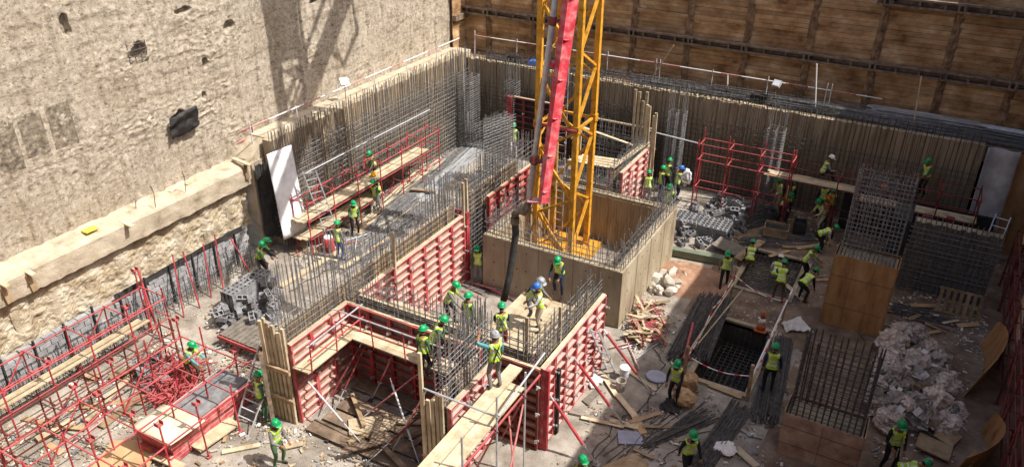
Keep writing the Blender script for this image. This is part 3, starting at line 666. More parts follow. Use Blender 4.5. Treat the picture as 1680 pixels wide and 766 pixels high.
for f in (.1, .43, .72): 
    c = pa+(pb-pa)*f; a = T+(Kp-T)*f; MB().beam(c, a, .12, .07).tube([c-d*.1, c+d*.1], .115, 10).tube([c-d*.09+sd*.02, c-d*.04], .13, 10).build('pipe_clamp', 'red_rust_shade', t)
el = gy(845, 352, 17.9)
MB().tube([pa, pa-d*.15, pa-d*.28+(el-pa)*.3, pa+(el-pa)*.8+Vector((0, 0, .04)), el, el-Vector((0, 0, .2))], [.095, .1, .11, .115, .115, .1], 12).build('elbow', 'rust_steel', t, smooth=True)
MB().beam(T+d*.05, pa-d*.05, .3, .05).build('tip_bracket', 'pump_red', t)
e1 = gy(841, 420, 17.8); e2 = gy(826, 493, 17.4)
MB().tube([el-Vector((0, 0, .15)), gy(846, 385, 17.9), e1, gy(835, 458, 17.65), e2], .105, 12).build('end_hose', 'hose', t, smooth=True)
MB().tube([el-Vector((0, 0, .1)), el-Vector((0, 0, .3))], .135, 12).build('hose_collar', 'rust_steel', t)
MB().box(Kp, (.5, .5, .6)).build('knuckle', 'pump_red', t)
for f in (.03, .12, .21, .30, .39, .48, .57, .66, .75):
    c = T+(Kp-T)*f; wv = .16+.18*f; MB().box(c, (wv+.03, .28+.2*f, .03), quatz(d)).build('stiffener_band', 'pump_red', t)
for f in (.33, .62): c = T+(Kp-T)*f+sd*(.16+.1*f); MB().bar(c-s2*.12, c+s2*.2, .09, 10).build('pin_boss', 'pump_red', t)
for k in range(2): MB().tube([T+(Kp-T)*f+s2*(-.2-.03*k)+sd*(.05*k+.02*math.sin(f*30+k)) for f in [j/24 for j in range(25)]], .017, 5).build('hydraulic_hose', 'hose', t, smooth=True)
sd = Vector((1, 0, 0)); taperbeam(Kp, E_, .4, .5, .5, .7).build('upper_arm', 'pump_red', t)
rod('upper_pipe', Kp+Vector((-.2, -.45, .75)), E_+Vector((-.2, -.75, .6)), .10, 'galv', t)
a = Kp+(E_-Kp)*.8; MB().tube([a, a+Vector((0, 1.0, -1.2)), a+Vector((0, 2.2, .2)), a+Vector((0, 1.8, 2))], .12, 8).build('boom_link', 'pump_red', t)

# ================================================================ REBAR ON THE RETAINING WALLS
cage_wall('rebar mesh in front of the sunlit left retaining wall', (-22.2, 20.6), (-22.2, 35.2), .16, 0, 5.25, .19, .21, 4.3, .017, .014, jit=.04)
cage_wall('rebar mesh in front of the back retaining wall, left of the mast', (-21.8, 35.35), (-13.5, 35.35), .14, 0, 4.85, .19, .22, 3.6, .016, .012, 'rebar_dark', jit=.04)
cage_wall('rebar mesh in front of the back retaining wall behind the red scaffold', (-13.4, 35.35), (-4.2, 35.35), .14, 0, 4.85, .19, .24, 3.6, .016, .012, 'rebar_dark', jit=.04)
cage_wall('rebar mesh in front of the shaded right end of the back retaining wall', (-4.1, 35.35), (2.3, 35.35), .14, 0, 5.0, .21, .26, 3.4, .013, .010, 'rebar_dark', jit=.06)
for lab, x0, x1, y0, y1, h in (('tall tied column cage in the far left corner of the pit', -22.0, -21.3, 33.9, 34.9, 5.2), ('tall tied column cage against the back wall left of the mast', -19.5, -18.9, 34.4, 35.0, 5.1),
        ('tall tied column cage against the back wall behind the standing workers', -10.6, -9.9, 34.3, 34.9, 5.1), ('tall tied column cage inside the red back scaffold', -6.0, -5.35, 34.2, 34.9, 5.0)):
    cage_col(lab, x0, x1, y0, y1, 0, h, 4, 3, 4.0, .12, .016, .012, 'rebar', .04, coil=True)
cage_wall('free standing pale rebar wall cage beside the far worker', (-17.9, 29.3), (-17.4, 31.4), .5, 0, 3.7, .13, .15, 3.65, .014, .012, jit=.03)
cage_wall('second leaf of the rebar wall cage beside the far worker', (-18.4, 30.6), (-17.3, 31.5), .3, 0, 3.5, .14, .15, 3.45, .014, .012, jit=.03)
cage_wall('low clump of starter bars between the long wall and the bar bundles', (-16.6, 24.0), (-16.4, 27.6), .5, 0, 2.4, .22, .5, 1.4, .014, .010, jit=.09)
cage_wall('tall clump of starter bars at the bend of the long wall', (-16.0, 22.2), (-15.7, 23.4), .3, 0, 4.0, .15, .6, 2.4, .015, .010, jit=.06)
# starter bars and rails along the low scaffold by the block wall
cage_wall('row of short starter bars in front of the grey block wall', (-22.6, 7), (-22.6, 19.3), .25, 0, 1.05, .22, .3, .8, .012, .010, 'rebar_dark', jit=.05, name='starter_bars')

# safety rails with striped tubes
def rail(label, pts, h=1.0, posts=True, r=.025, stripes=True, post_mat='white_pipe'):
    t = thing('guard_rail', label, 'guard rail', pts[0])
    for a, c in zip(pts, pts[1:]):
        a, c = Vector(a), Vector(c); L = (c-a).length; n = max(1, int(L/1.0)) if stripes else 1
        for i in range(n): rod('rail', a.lerp(c, i/n)+Vector((0, 0, h)), a.lerp(c, (i+1)/n)+Vector((0, 0, h)), r, 'tape' if i % 3 else 'red_dusty', t)
        if posts:
            for i in range(int(L/2.6)+1): p = a.lerp(c, min(1, i*2.6/L)); rod('post', p, p+Vector((U(-.04, .04), 0, h+U(.05, .35))), .022, post_mat, t)
    return t
rail('striped guard rail on the bench above the sunlit left retaining wall', [(-22.9, 20.4, 4.7), (-22.95, 35.6, 4.72)], .75)
rail('red and white guard rail along the bench behind the back retaining wall', [(-22.6, 36.6, 4.4), (-12, 36.7, 4.4), (-4.0, 36.6, 4.4), (-1.9, 36.7, 4.35)], 1.05)
for i, (u, v, u2, v2) in enumerate(((1337, 190, 1340, 105), (1497, 215, 1512, 125), (1064, 135, 1105, 75), (1193, 168, 1194, 123))):
    p = gy(u, v, 36.3); q = gy(u2, v2, 36.45); o = rod('standing_tube', p, q, .03, ['tape', 'plank', 'plank', 'white_pipe'][i]); tag(o, ['white striped tube standing on the back bench near the floodlight', 'slim pole standing on the back bench by the plastic tubes', 'thin lath leaning over the back bench right of the mast', 'white tube upright on the back bench rail'][i], 'pole')
def floodlight(label, p, post, h, yaw):
    t = thing('floodlight', label, 'floodlight', p); p = Vector(p); rod('post', p, p+Vector((0, 0, h)), .02, 'rust_steel', t)
    q = Quaternion((0, 0, 1), yaw) @ Quaternion((1, 0, 0), -.7); c = p+Vector((0, 0, h+.16))
    MB().box(c, (.38, .12, .32), q).build('housing', 'galv', t); MB().box(c+q @ Vector((0, -.065, 0)), (.32, .02, .26), q).build('glass', 'lamp_glass', t)
    for k in range(4): MB().box(c+q @ Vector((-.14+.09*k, .09, 0)), (.02, .07, .26), q).build('fin', 'rust_steel', t)
floodlight('silver floodlight on the bench above the left retaining wall', (-23.1, gx(569, 178, -23.1).y, 4.7), .8, .75, R(60))
floodlight('pale floodlight on the back bench right of the mast', (gy(1270, 165, 36.2).x, 36.2, 4.4), .8, .95, R(-20))
# rebar bundles and plastic tubes on the back bench
def bundle(label, p, q, n, r=.012, spread=.25, h=.12, material='rebar', name='rebar_bundle', fan=.1, over=.3, cat='rebar'):
    p, q = Vector(p), Vector(q); d = (q-p).normalized(); sdv = d.cross(Vector((0, 0, 1))).normalized(); b = MB()
    for i in range(n):
        o1 = sdv*U(-spread, spread); zz = Vector((0, 0, r+U(0, 1)**1.5*h)); o2 = o1+sdv*U(-fan, fan); e = U(-over, over)
        mid = (p+q)/2+(o1+o2)/2+zz+Vector((0, 0, U(-.02, .02)))
        if random.random() < .5: b.bar(p+o1+zz+d*e, q+o2+zz*.8+d*e, r*U(.8, 1.1), 5)
        else: b.tube([p+o1+zz+d*e, mid+sdv*U(-.03, .03), q+o2+zz*.8+d*e], r, 5)
    return b.build(name, material, None, label, cat)
bundle('dark rebar bundle lying on the back bench right of the mast', (-13, 36.3, 4.4), (-5.5, 36.4, 4.4), 60, .013, .35, .2)
bundle('rebar bundle lying on the back bench beside the floodlight', (-5.8, 36.5, 4.4), (.5, 36.4, 4.4), 60, .013, .4, .25)
bundle('rebar bundle at the right end of the back bench', (-1.5, 36.6, 4.4), (5.2, 36.5, 4.4), 90, .014, .5, .35)
bundle('bundle of pale plastic tubes on the back bench at the right', (-2.2, 36.85, 4.72), (2.0, 36.9, 4.74), 40, .04, .25, .2, 'grey_sheet', 'tube_bundle', .04, cat='tubes')
bundle('long bundle of silver tubes at the far right of the back bench', (.2, 37.0, 4.68), (5.2, 36.95, 4.7), 40, .035, .25, .16, 'galv', 'tube_bundle', .06, cat='tubes')
bundle('rebar bundle on the back bench left of the mast', (-21.5, 36.4, 4.4), (-15, 36.4, 4.4), 40, .013, .3, .15)
for i, (x, z) in enumerate(((-19.9, 4.65), (-18.6, 4.6), (-7, 4.75))): 
    o = MB().box((x, 36.2, z), (.75, .5, .3), Quaternion((0, 0, 1), U(-.3, .3)), taper=.8).build('covered_bundle', 'black_plastic' if i != 1 else 'blue', None, ['dark covered bundle on the back bench in the left corner', 'small blue covered bundle on the back bench', 'dark covered bundle on the back bench beside the rebar'][i], 'bundle')

cage_wall('low line of rebar ties standing along the back bench', (-21.5, 36.05), (-3.5, 36.05), .25, 4.4, 5.15, .32, .2, 5.0, .013, .011, 'rebar_dark', jit=.06)
b = MB()
for i in range(26):
    p = gz(U(770, 870), U(468, 486), .05); dd = Vector((U(.6, 1.2), U(-.35, .1), 0)); b.bar(p-dd*.6, p+dd*.6+Vector((0, 0, U(0, .15))), .026, 5, mi=random.choice((0, 0, 1)))
b.build('tube_heap', ['red_dusty', 'clamp'], None, 'loose red and grey tubes strewn in front of the concrete core', 'tube heap')
b = MB()
for k in range(4): b.tube([gz(868, 482, .06+.03*k)+Vector((.35*math.cos(a), .35*math.sin(a), 0)) for a in [6.283*j/16 for j in range(17)]], .018, 5)
b.build('hose_coil', 'hose', None, 'coiled black hose lying in front of the concrete core', 'hose')
# ================================================================ SCAFFOLDS
def scaffold(label, xs, ys, top, levels, planks=(), mat_='red', r=.026, brace=True, over=.0, head=0., jit=.1):
    t = thing('tube_scaffold', label, 'scaffold', (xs[0], ys[0], 0))
    for x in xs:
        for y in ys:
            h = top+U(-jit, jit); rod('standard', (x, y, 0), (x+U(-.02, .02), y+U(-.02, .02), h), r, mat_, t)
            if random.random() < head:
                MB().box((x, y, h+.02), (.16, .16, .02)).box((x, y-.08, h+.08), (.16, .015, .12)).box((x, y+.08, h+.08), (.16, .015, .12)).build('jack_head', 'red', t)
            MB().box((x, y, .015), (.14, .14, .03)).build('base_plate', mat_, t)
    for z in levels:
        for x in xs: rod('ledger', (x+.03, ys[0]-over, z), (x+.03, ys[-1]+over, z+U(-.01, .01)), r*.95, mat_, t)
        for y in ys: 
            if len(xs) > 1: rod('transom', (xs[0]-.05, y+.03, z+.04), (xs[-1]+.05, y+.03, z+.04), r*.9, mat_, t)
    for z in levels:
        for x in xs:
            for y in ys: MB().lathe((x, y, z-.04), [(.045, 0), (.05, .02), (.05, .06), (.045, .08)], 8).build('coupler', mat_, t) if random.random() < .5 else None
    if brace:
        for i in range(0, len(ys)-1, 2): rod('brace', (xs[0], ys[i], .1), (xs[0], ys[i+1], levels[-1]), r*.85, mat_, t)
    for (x0, x1, ya, yb, z) in planks:
        n = max(1, round(abs(x1-x0)/.23)) if abs(x1-x0) < abs(yb-ya) else max(1, round(abs(yb-ya)/.23))
        for i in range(n):
            f = (i+.5)/n
            if abs(x1-x0) < abs(yb-ya): xx = x0+(x1-x0)*f; plank('plank', (xx, ya+U(-.1, .1), z), (xx, yb+U(-.1, .1), z+.01), abs(x1-x0)/n*.95, .04, 'plank', t, (1, 0, 0))
            else: yy = ya+(yb-ya)*f; plank('plank', (x0+U(-.1, .1), yy, z), (x1, yy, z+.01), abs(yb-ya)/n*.95, .04, 'plank', t, (0, 1, 0))
    return t
# access scaffold along the left retaining wall
scaffold('red tube scaffold with two plank lifts along the sunlit left retaining wall', (-21.75, -20.95), [20.9, 22.5, 24.1, 25.7, 27.3, 28.9, 30.4], 2.65, (.75, 1.55, 2.35), ((-21.7, -21.0, 20.6, 26.0, .8), (-21.7, -21.0, 20.6, 29.6, 1.6)))
o = rod('scaffold_tube', gx(490, 290, -20.9), gx(705, 180, -21.3), .03, 'galv'); tag(o, 'pale tube laid along the top of the left wall scaffold', 'tube')
# falsework in the left foreground
scaffold('red tube scaffold with a plank walkway against the grey block wall', (-22.45, -21.2), [5.6, 7.0, 8.4, 9.8, 11.2, 12.6, 14.0], 2.1, (.95, 1.75), ((-21.95, -21.5, 5.4, 13.4, 1.0),), head=.25, jit=.35)
scaffold('grid of red falsework with jack heads in the left foreground', (-19.35, -18.25, -16.9, -15.75), [6.0, 7.1, 8.2, 9.4, 10.6, 11.8, 13.0], 1.9, (1.4,), (), head=.5, jit=.3)
scaffold('low red falsework bays between the plank walkway and the panel stack', (-20.6, -19.95), [6.2, 7.6, 9.0, 10.4, 11.8, 13.2], 1.7, (.5, 1.3), (), 'red_rust_shade', jit=.35)
for i, (tu, tv, fu, fv) in enumerate(((225, 440, 265, 560), (228, 445, 250, 545), (378, 390, 412, 452), (352, 385, 366, 474), (283, 418, 302, 520), (300, 412, 328, 505), (333, 400, 347, 488))):
    q = gx(tu, tv, -22.75); p = gz(fu, fv); o = rod('raking_tube', p, q, .035 if i < 2 else .028, 'red'); tag(o, ['thick red raking tube leaning on the block wall', 'second red raking tube beside the thick one on the block wall', 'red raking tube leaning near the far end of the block wall', 'red tube leaning upright beside the far end of the block wall', 'red tube leaning on the tarred top of the block wall', 'red tube leaning on the middle of the block wall', 'red tube leaning right of the middle of the block wall'][i], 'tube', 'red tubes leaning on the block wall')
# back scaffold on the right
scaffold('bright red tube scaffold with a plank lift against the back wall', (-8.7, -7.35, -5.95, -4.6), [33.2, 34.0], 3.6, (1.0, 2.35, 3.1), (), jit=.3)
t = scaffold('dark red tube scaffold lift where the worker in the white helmet sits', (-4.5, -2.6, -1.9), [33.2, 34.0], 2.9, (1.0, 2.25, 2.85), ((-5.6, -1.9, 33.25, 33.95, 2.3),), 'red_rust_shade')
t = scaffold('shaded scaffold platform with planks at the right end of the back wall', (-1.7, -.2, 1.2, 2.6), [33.0, 34.2], 3.2, (1.0, 2.05, 2.6, 3.1), ((-1.8, 2.7, 33.1, 33.75, 2.1),), 'red_rust_shade', jit=.2)
MB().box((.55, 34.4, 1.0), (5.8, .1, 1.9)).build('hoarding', 'black_tar_shade', None, 'black panel added for the shade in the gap below the right platform', 'sheet')  # added black panel, paints the shade of the interior under the platform
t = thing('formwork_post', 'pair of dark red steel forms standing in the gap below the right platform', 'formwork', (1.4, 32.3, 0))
MB().box((.95, 32.3, 1.2), (.35, .3, 2.4)).build('post', 'red_rust_shade', t); MB().box((1.75, 32.3, 1.25), (.3, .3, 2.5)).build('post', 'red_rust_shade', t)
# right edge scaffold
t = scaffold('red tube scaffold darkened for its shade along the right edge of the pit', (4.08, 4.42, 5.4), [18.5, 20.5, 22.5, 24.5, 26.5, 28.5, 30.5, 32.5], 2.5, (.55, 1.2, 1.85, 2.4), (), 'red_rust_shade', r=.032, jit=.2)
for i, (x, ya, yb, z) in enumerate(((4.72, 18.6, 22.9, 2.44), (4.98, 18.6, 22.95, 2.44), (5.24, 18.6, 22.7, 2.44))): plank('plank', (x, ya, z+.02), (x, yb, z+.02), .23, .05, 'plank', t, (1, 0, 0))
for i, (x, ya, yb, z) in enumerate(((4.7, 32.6, 36, 2.6), (5.05, 32.6, 36, 2.6))): plank('plank', (x-.2, ya, 1.9), (x-.2, yb-1, 3.4), .3, .05, 'plank', t, (1, 0, 0))
p = gx(1650, 510, 4.3); o = plank('upright_board', (4.2, 25.6, 1.6), (4.28, 27.9, 2.3), .6, .04, 'plank', None, (0, -.2, 1)); tag(o, 'pale plywood offcut standing on edge in the right scaffold', 'board')

# ================================================================ LADDERS
def ladder(label, a, c, wd=.42, n=11, side=None):
    a, c = Vector(a), Vector(c); t = thing('ladder', label, 'ladder', a); d = (c-a).normalized(); sv = d.cross(Vector((0, 0, 1)))
    sv = Vector(side) if side else sv
    sv = (sv-d*sv.dot(d)).normalized()*wd/2
    for s in (-1, 1): plank('stile', a+sv*s, c+sv*s, .085, .035, 'galv', t, d.cross(sv))
    for i in range(n): p = a.lerp(c, (i+.6)/n); rod('rung', p-sv, p+sv, .022, 'galv', t)
    return t
ladder('aluminium ladder leaning on the scaffold of the left retaining wall', gz(552, 402), gx(507, 283, -21.2)+Vector((0, 0, .1)), .5, 12, (.7, .7, 0))
ladder('aluminium ladder leaning against the near end of the long wall', gz(402, 695), gx(442, 572, -15.5)+Vector((0, 0, .15)), .55, 9, (1, .3, 0))
ladder('short aluminium ladder under the right end platform', (3.2, 31.3, 1.0), (3.45, 32.6, 2.9), .5, 7)
ladder('small steel ladder leaning on the sunlit outer formwork', gz(1003, 607), gx(975, 540, -7.35), .3, 6)

# ================================================================ COLUMNS ON THE RIGHT
def ply_column(label, x0, x1, y0, y1, h, material, n=3):
    t = thing('column_formwork', label, 'column form', ((x0+x1)/2, (y0+y1)/2, 0))
    for i in range(n):
        a = x0+(x1-x0)*i/n; c = x0+(x1-x0)*(i+1)/n
        MB().box(((a+c)/2, y0+U(-.01, .01), h/2), (c-a-.012, .03, h+U(-.04, .03))).build('plywood_sheet', material, t)
    for x in (x0-.012, x1+.012): MB().box((x, (y0+y1)/2, h/2-.01), (.03, y1-y0-.04, h-.02)).build('plywood_sheet', material, t)
    MB().box(((x0+x1)/2, y1, h/2), (x1-x0, .03, h)).build('plywood_sheet', material, t)
    MB().box(((x0+x1)/2, (y0+y1)/2, h/2-.05), (x1-x0-.08, y1-y0-.08, h-.1)).build('concrete_fill', 'concrete', t)
    for z in (h*.3, h*.72): MB().box(((x0+x1)/2, y0-.032, z), (x1-x0+.06, .006, .012)).build('tie_wire', 'rebar_dark', t)
    return t
ply_column('tall plywood wrapped column standing in the shade on the right', -1.65, .38, 26.4, 27.35, 2.87, 'ply_orange', 3)
cage_col('dark rebar cage rising from the tall plywood wrapped column', -1.5, .22, 26.55, 27.2, 2.7, 6.0, 14, 5, 5.9, .17, .019, .012, 'rebar', .05)
ply_column('low plywood wrapped column in the right foreground', -1.52, .6, 18.9, 19.85, 1.5, 'ply_form', 2)
cage_col('dark rebar cage rising from the low column in the right foreground', -1.4, .48, 19.02, 19.72, 1.4, 4.0, 12, 5, 3.75, .16, .025, .013, 'rebar_dark', .05, single=True)
t = board_wall('lift_wall', 'grey board wall behind rebar mesh at the right beyond the pallet', (.55, 30.5, 0), (3.5, 30.5, 0), 2.85, (0, -1, 0), 'board_dark', .2)
cage_wall('rebar mesh standing in front of the grey board wall on the right', (.5, 30.3), (3.5, 30.3), .12, 0, 3.25, .17, .2, 2.9, .014, .010, 'rebar', jit=.03)
MB().box((.1, 31.4, 1.4), (.7, 1.8, 2.8)).build('steel_shutter', 'black_tar_shade', None, 'dark steel shutter beside the grey board wall', 'shutter')
# sheets at the right end of the back wall
b = MB(); b.slab(lambda a, c: Vector((2.45+1.15*a+.25*c*(a-.5)*0, 35.1+.12*math.sin(a*6)+.04*fbm(a*3, c*4, 1)-.5*(1-c), 1.2+3.4*c+.05*a)), 14, 14, (0, .03, 0))
b.build('hanging_sheet', 'grey_sheet', None, 'grey plastic sheet hanging at the right end of the back wall', 'sheet', smooth=True)
MB().box((4.6, 35.5, 2.2), (2.0, .06, 4.4)).build('plywood_hoarding', 'ply_orange', None, 'brown plywood hoarding at the far right behind the sheet', 'hoarding')
p = gx(460, 315, -22.05)
b = MB(); A_ = [gx(u, v, -21.95) for u, v in ((459, 391), (498, 374), (478, 238), (438, 254))]
b.slab(lambda a, c: A_[0].lerp(A_[1], a).lerp(A_[3].lerp(A_[2], a), c)+Vector((.25*(1-c)+.03*fbm(a*2, c*3, 2), 0, 0)), 6, 14, (-.03, 0, 0))
b.build('white_sheet', 'white_sheet', None, 'tall white sheet leaning at the near end of the left retaining wall', 'sheet', smooth=True)
b = MB(); b.slab(lambda a, c: Vector((-22.9+.35*a+.05*fbm(a*5, c*5, 2), 20.3+.62*a, .6+3.3*c-.3*abs(fbm(a*4, 1, 2)))), 10, 24, (-.02, .02, 0)); b.build('torn_membrane', 'black_tar_shade', None, 'torn black membrane strip hanging beside the white sheet', 'membrane')
b = MB(); p = gx(300, 200, -23.85)
b.slab(lambda a, c: p+Vector((.12+.12*fbm(a*3, c*3, 7), (a-.5)*1.25+.15*fbm(c*2, a, 1), (c-.5)*.85*(1-.35*abs(a-.45))+.2*a-.1+.1*fbm(a*4, c, 5))), 14, 12, (-.03, 0, 0))
b.build('black_tarpaulin', 'black_plastic', None, 'torn black plastic sheet bulging from a hole in the sunlit left wall', 'tarpaulin', smooth=True)
p = gx(225, 86, -23.95); t = thing('hole_grille', 'small rebar grille across a square hole in the sunlit left wall', 'grille', p)
for i in range(4): rod('bar', p+Vector((.02, -.36+.24*i, -.34)), p+Vector((.02, -.36+.24*i, .34)), .014, 'rebar_dark', t); rod('bar', p+Vector((.04, -.36, -.3+.2*i)), p+Vector((.04, .36, -.3+.2*i)), .014, 'rebar_dark', t)
t = thing('guard_rail', 'small red guard rail on the ledge above the far end of the concrete ledge', 'guard rail', gz(385, 255, 4.0))
p, q = gz(384, 257, 4.0), gz(418, 240, 4.1)
for e in (p, q): rod('post', e, e+Vector((0, 0, .95)), .025, 'red_rust_shade', t)
for h in (.45, .85): rod('rail', p+Vector((0, 0, h)), q+Vector((0, 0, h)), .022, 'red', t)

# ================================================================ SECOND CORE BEHIND THE MAST
formwork('red panel formwork on the right side of the second core beside the standing workers', (-11.0, 29.6), (-11.0, 33.4), (1, 0), h=2.6, frame='red_dusty')
formwork('inner form of the second core behind the mast', (-11.45, 29.6), (-11.45, 33.4), (-1, 0), h=2.5, clamps=False, ply='plank_old')
formwork('dark panel formwork along the rear of the second core', (-15.2, 34.3), (-11.2, 34.3), (0, -1), h=3.0, frame='rust_steel', ply='black_tar_shade', pw=1.0)
formwork('dark panel form with a red edge left of the mast at the back', (-19.2, 34.6), (-15.9, 34.6), (0, -1), h=3.2, frame='red_rust_shade', ply='black_tar_shade', pw=.9)
MB().box((-19.2, 34.5, 1.6), (.35, .25, 3.2)).build('formwork_post', 'red', None, 'bright red form edge left of the mast beside the far worker', 'formwork')
formwork('low front form of the second core with a rebar window', (-13.6, 29.5), (-11.5, 29.5), (0, -1), h=1.9, frame='red_dusty', ply='board_dark', clamps=False)
cage_wall('rebar cage in the right wall of the second core', (-11.22, 29.6), (-11.22, 33.4), .3, 0, 3.2, .18, .18, 3.0, jit=.08)
cage_wall('rebar mat in the rear wall of the second core', (-15, 33.9), (-11.4, 33.9), .25, 0, 3.2, .2, .2, 2.6, jit=.06)
cage_wall('rebar mat in front of the second core seen through the mast', (-14.6, 29.3), (-11.3, 29.3), .25, 0, 2.9, .18, .2, 2.5, jit=.06)
timber('sheaf of pale upright timbers behind the second core', (-12.1, 33.9, 1.4), 3.3, 4, (.17, .04), .12, .06)
timber('second sheaf of pale upright timbers beside the second core', (-11.25, 33.2, 1.2), 3.2, 4, (.2, -.12), .12, .08)
timber('single pale timber standing inside the second core', (-14.2, 32.4, 1.2), 1.9, 1, wd=.12)
t = thing('deck_boards', 'pale boards laid on top of the second core', 'boards', (-12.8, 31.5, 2.5))
for i in range(4): plank('board', (-13.6+.1*i, 29.9+i*.25, 2.55), (-11.5, 30.0+i*.3, 2.58), .22, .04, 'plank', t)
plank('board', (-11.4, 29.6, 2.75), (-11.1, 33.2, 2.75), .22, .05, 'plank', t); plank('board', (-14.9, 33.2, 2.9), (-11.6, 32.6, 2.7), .15, .05, 'plank', t)
rod('rail', gy(1065, 215, 33), gy(1145, 235, 33), .03, 'galv', t)

# ================================================================ HEAPS AND LOOSE THINGS
cmu = MB()
for x in (-.18, 0, .18): cmu.box((x, 0, 0), (.035, .19, .19))
for y in (-.08, .08): cmu.box((0, y, 0), (.395, .032, .188))
CMU = cmu.mesh('hollow_block', 'block')
def heap(n, fn, r, hh, place_fn, lim):
    pl = []
    for i in range(n):
        for _ in range(12):
            x, y = fn(); z = 0
            for (a, c, zt) in pl:
                if (a-x)**2+(c-y)**2 < r*r: z = max(z, zt)
            if z < lim(x, y): break
        else: continue
        place_fn(x, y, z); pl.append((x, y, z+hh*U(.8, 1)))
def gz_in(poly):
    P = [gz(u, v) for u, v in poly]; xs = [p.x for p in P]; ys = [p.y for p in P]
    def f():
        while True:
            x, y = U(min(xs), max(xs)), U(min(ys), max(ys)); c = False; j = len(P)-1
            for i in range(len(P)):
                if (P[i].y > y) != (P[j].y > y) and x < (P[j].x-P[i].x)*(y-P[i].y)/(P[j].y-P[i].y)+P[i].x: c = not c
                j = i
            if c: return x, y
    return f
def blockmaker(label, group, tilt=.9):
    def f(x, y, z):
        q = Quaternion((0, 0, 1), U(0, 6.3)) @ Quaternion((1, 0, 0), random.choice((0, 0, 1.57, U(-tilt, tilt))) if z > .05 else random.choice((0, 1.57))) @ Quaternion((0, 1, 0), U(-.35, .35) if z > .05 else 0)
        o = place('hollow_block', CMU, (x, y, z+.1), q); tag(o, label, 'block', group)
    return f
fn = gz_in([(360, 500), (400, 470), (450, 445), (462, 500), (455, 560), (400, 572), (362, 555)])
heap(95, fn, .27, .19, blockmaker('grey hollow concrete block in the tumbled heap at the near end of the long wall', 'blocks tumbled by the long wall'), lambda x, y: .95)
for i in range(5):                                            # neat stack on the heap's left
    for j in range(3):
        for k in range(4): o = place('hollow_block', CMU, (gz(383, 500).x+j*.21, gz(383, 500).y-.2+i*.4, .1+k*.2), Quaternion((0, 0, 1), R(90)+U(-.05, .05))); tag(o, 'grey hollow concrete block in the squared stack beside the tumbled heap', 'block', 'stacked blocks by the block wall')
fn = gz_in([(1100, 385), (1130, 345), (1170, 325), (1228, 338), (1225, 375), (1190, 410), (1120, 405)])
heap(90, fn, .27, .19, blockmaker('pale hollow concrete block in the heap in front of the red back scaffold', 'blocks heaped by the back scaffold'), lambda x, y: .75)
for i in range(6):
    for j in range(5):
        for k in range(3): o = place('hollow_block', CMU, (gz(1108, 378).x+i*.41, gz(1108, 378).y+j*.21, .1+k*.2), Quaternion((0, 0, 1), U(-.04, .04))); tag(o, 'grey hollow concrete block in the low stack beside the standing workers', 'block', 'stacked blocks by the standing workers')
fn = gz_in([(215, 600), (260, 585), (300, 600), (285, 640), (240, 650)])
heap(22, fn, .27, .19, blockmaker('dusty hollow block lying among the red falsework', 'blocks among the falsework'), lambda x, y: .3)
# pallet of blocks near the ladder
t = thing('block_pallet', 'red framed pallet of dark timber battens under the block heap', 'pallet', gz(405, 575))
c = gz(415, 565)
for i in range(9): plank('batten', c+Vector((-.8+.2*i, -.6, .5)), c+Vector((-.8+.2*i, .6, .52)), .16, .05, 'board_dark', t)
for y in (-.62, .62): plank('bearer', c+Vector((-.95, y, .4)), c+Vector((.95, y, .4)), .07, .12, 'red', t)
for x in (-.8, .8):
    for y in (-.5, .5): plank('foot', c+Vector((x, y, 0)), c+Vector((x, y, .36)), .1, .1, 'plank_old', t)

def rock(seed, sub=2, am=.35):
    bm = bmesh.new(); bmesh.ops.create_icosphere(bm, subdivisions=sub, radius=1)
    for v in bm.verts: n = fbm(v.co.x*1.1+seed*7, v.co.y*1.1, v.co.z*1.1, 3); v.co *= 1+am*n
    return bm
def bm_mesh(bm, name, material, smooth=False):
    me = bpy.data.meshes.new(name); bm.to_mesh(me); bm.free(); me.materials.append(MATS[material])
    if smooth: me.polygons.foreach_set('use_smooth', [True]*len(me.polygons))
    return me
rocks = [bm_mesh(rock(i, 2, .5), 'rubble_lump', 'rubble') for i in range(5)]
for i, (u, v, s) in enumerate(((1078, 466, .3), (1095, 470, .34), (1105, 458, .3), (1110, 472, .28), (1090, 455, .26), (1082, 480, .22), (1118, 462, .24), (1100, 482, .24), (1072, 478, .2), (1112, 450, .22), (1064, 505, .2), (1058, 520, .18), (1122, 455, .18))):
    p = gz(u, v); o = place('rubble_lump', rocks[i % 5], p+Vector((0, 0, s*.5)), Quaternion((U(-1, 1), U(-1, 1), U(-1, 1)), U(0, 3)), (s*1.25, s, s*.75)); tag(o, 'pale lump of broken concrete piled beside the concrete core', 'rubble', 'concrete lumps by the core')
# sand heap
b = MB(); sc = gz(1128, 458)
def sh(a, c):
    x = -1.9+3.8*a; y = -1.5+3.0*c; r = math.hypot(x/1.8, y/1.45); z = .42*max(0, 1-r*r)*(1+.3*fbm(x*1.5, y*1.5, 2))-.06+.03*fbm(x*6, y*6, 1)
    return sc+Vector((x, y, z))
b.grid(sh, 70, 46, keep=lambda a, c: math.hypot((-1.9+3.8*a)/1.8, (-1.5+3*c)/1.45) < 1.02+.06*math.sin(a*25)); o = b.build('sand_heap', 'sand', None, 'spread heap of reddish sand beside the concrete core', 'sand heap', smooth=True)
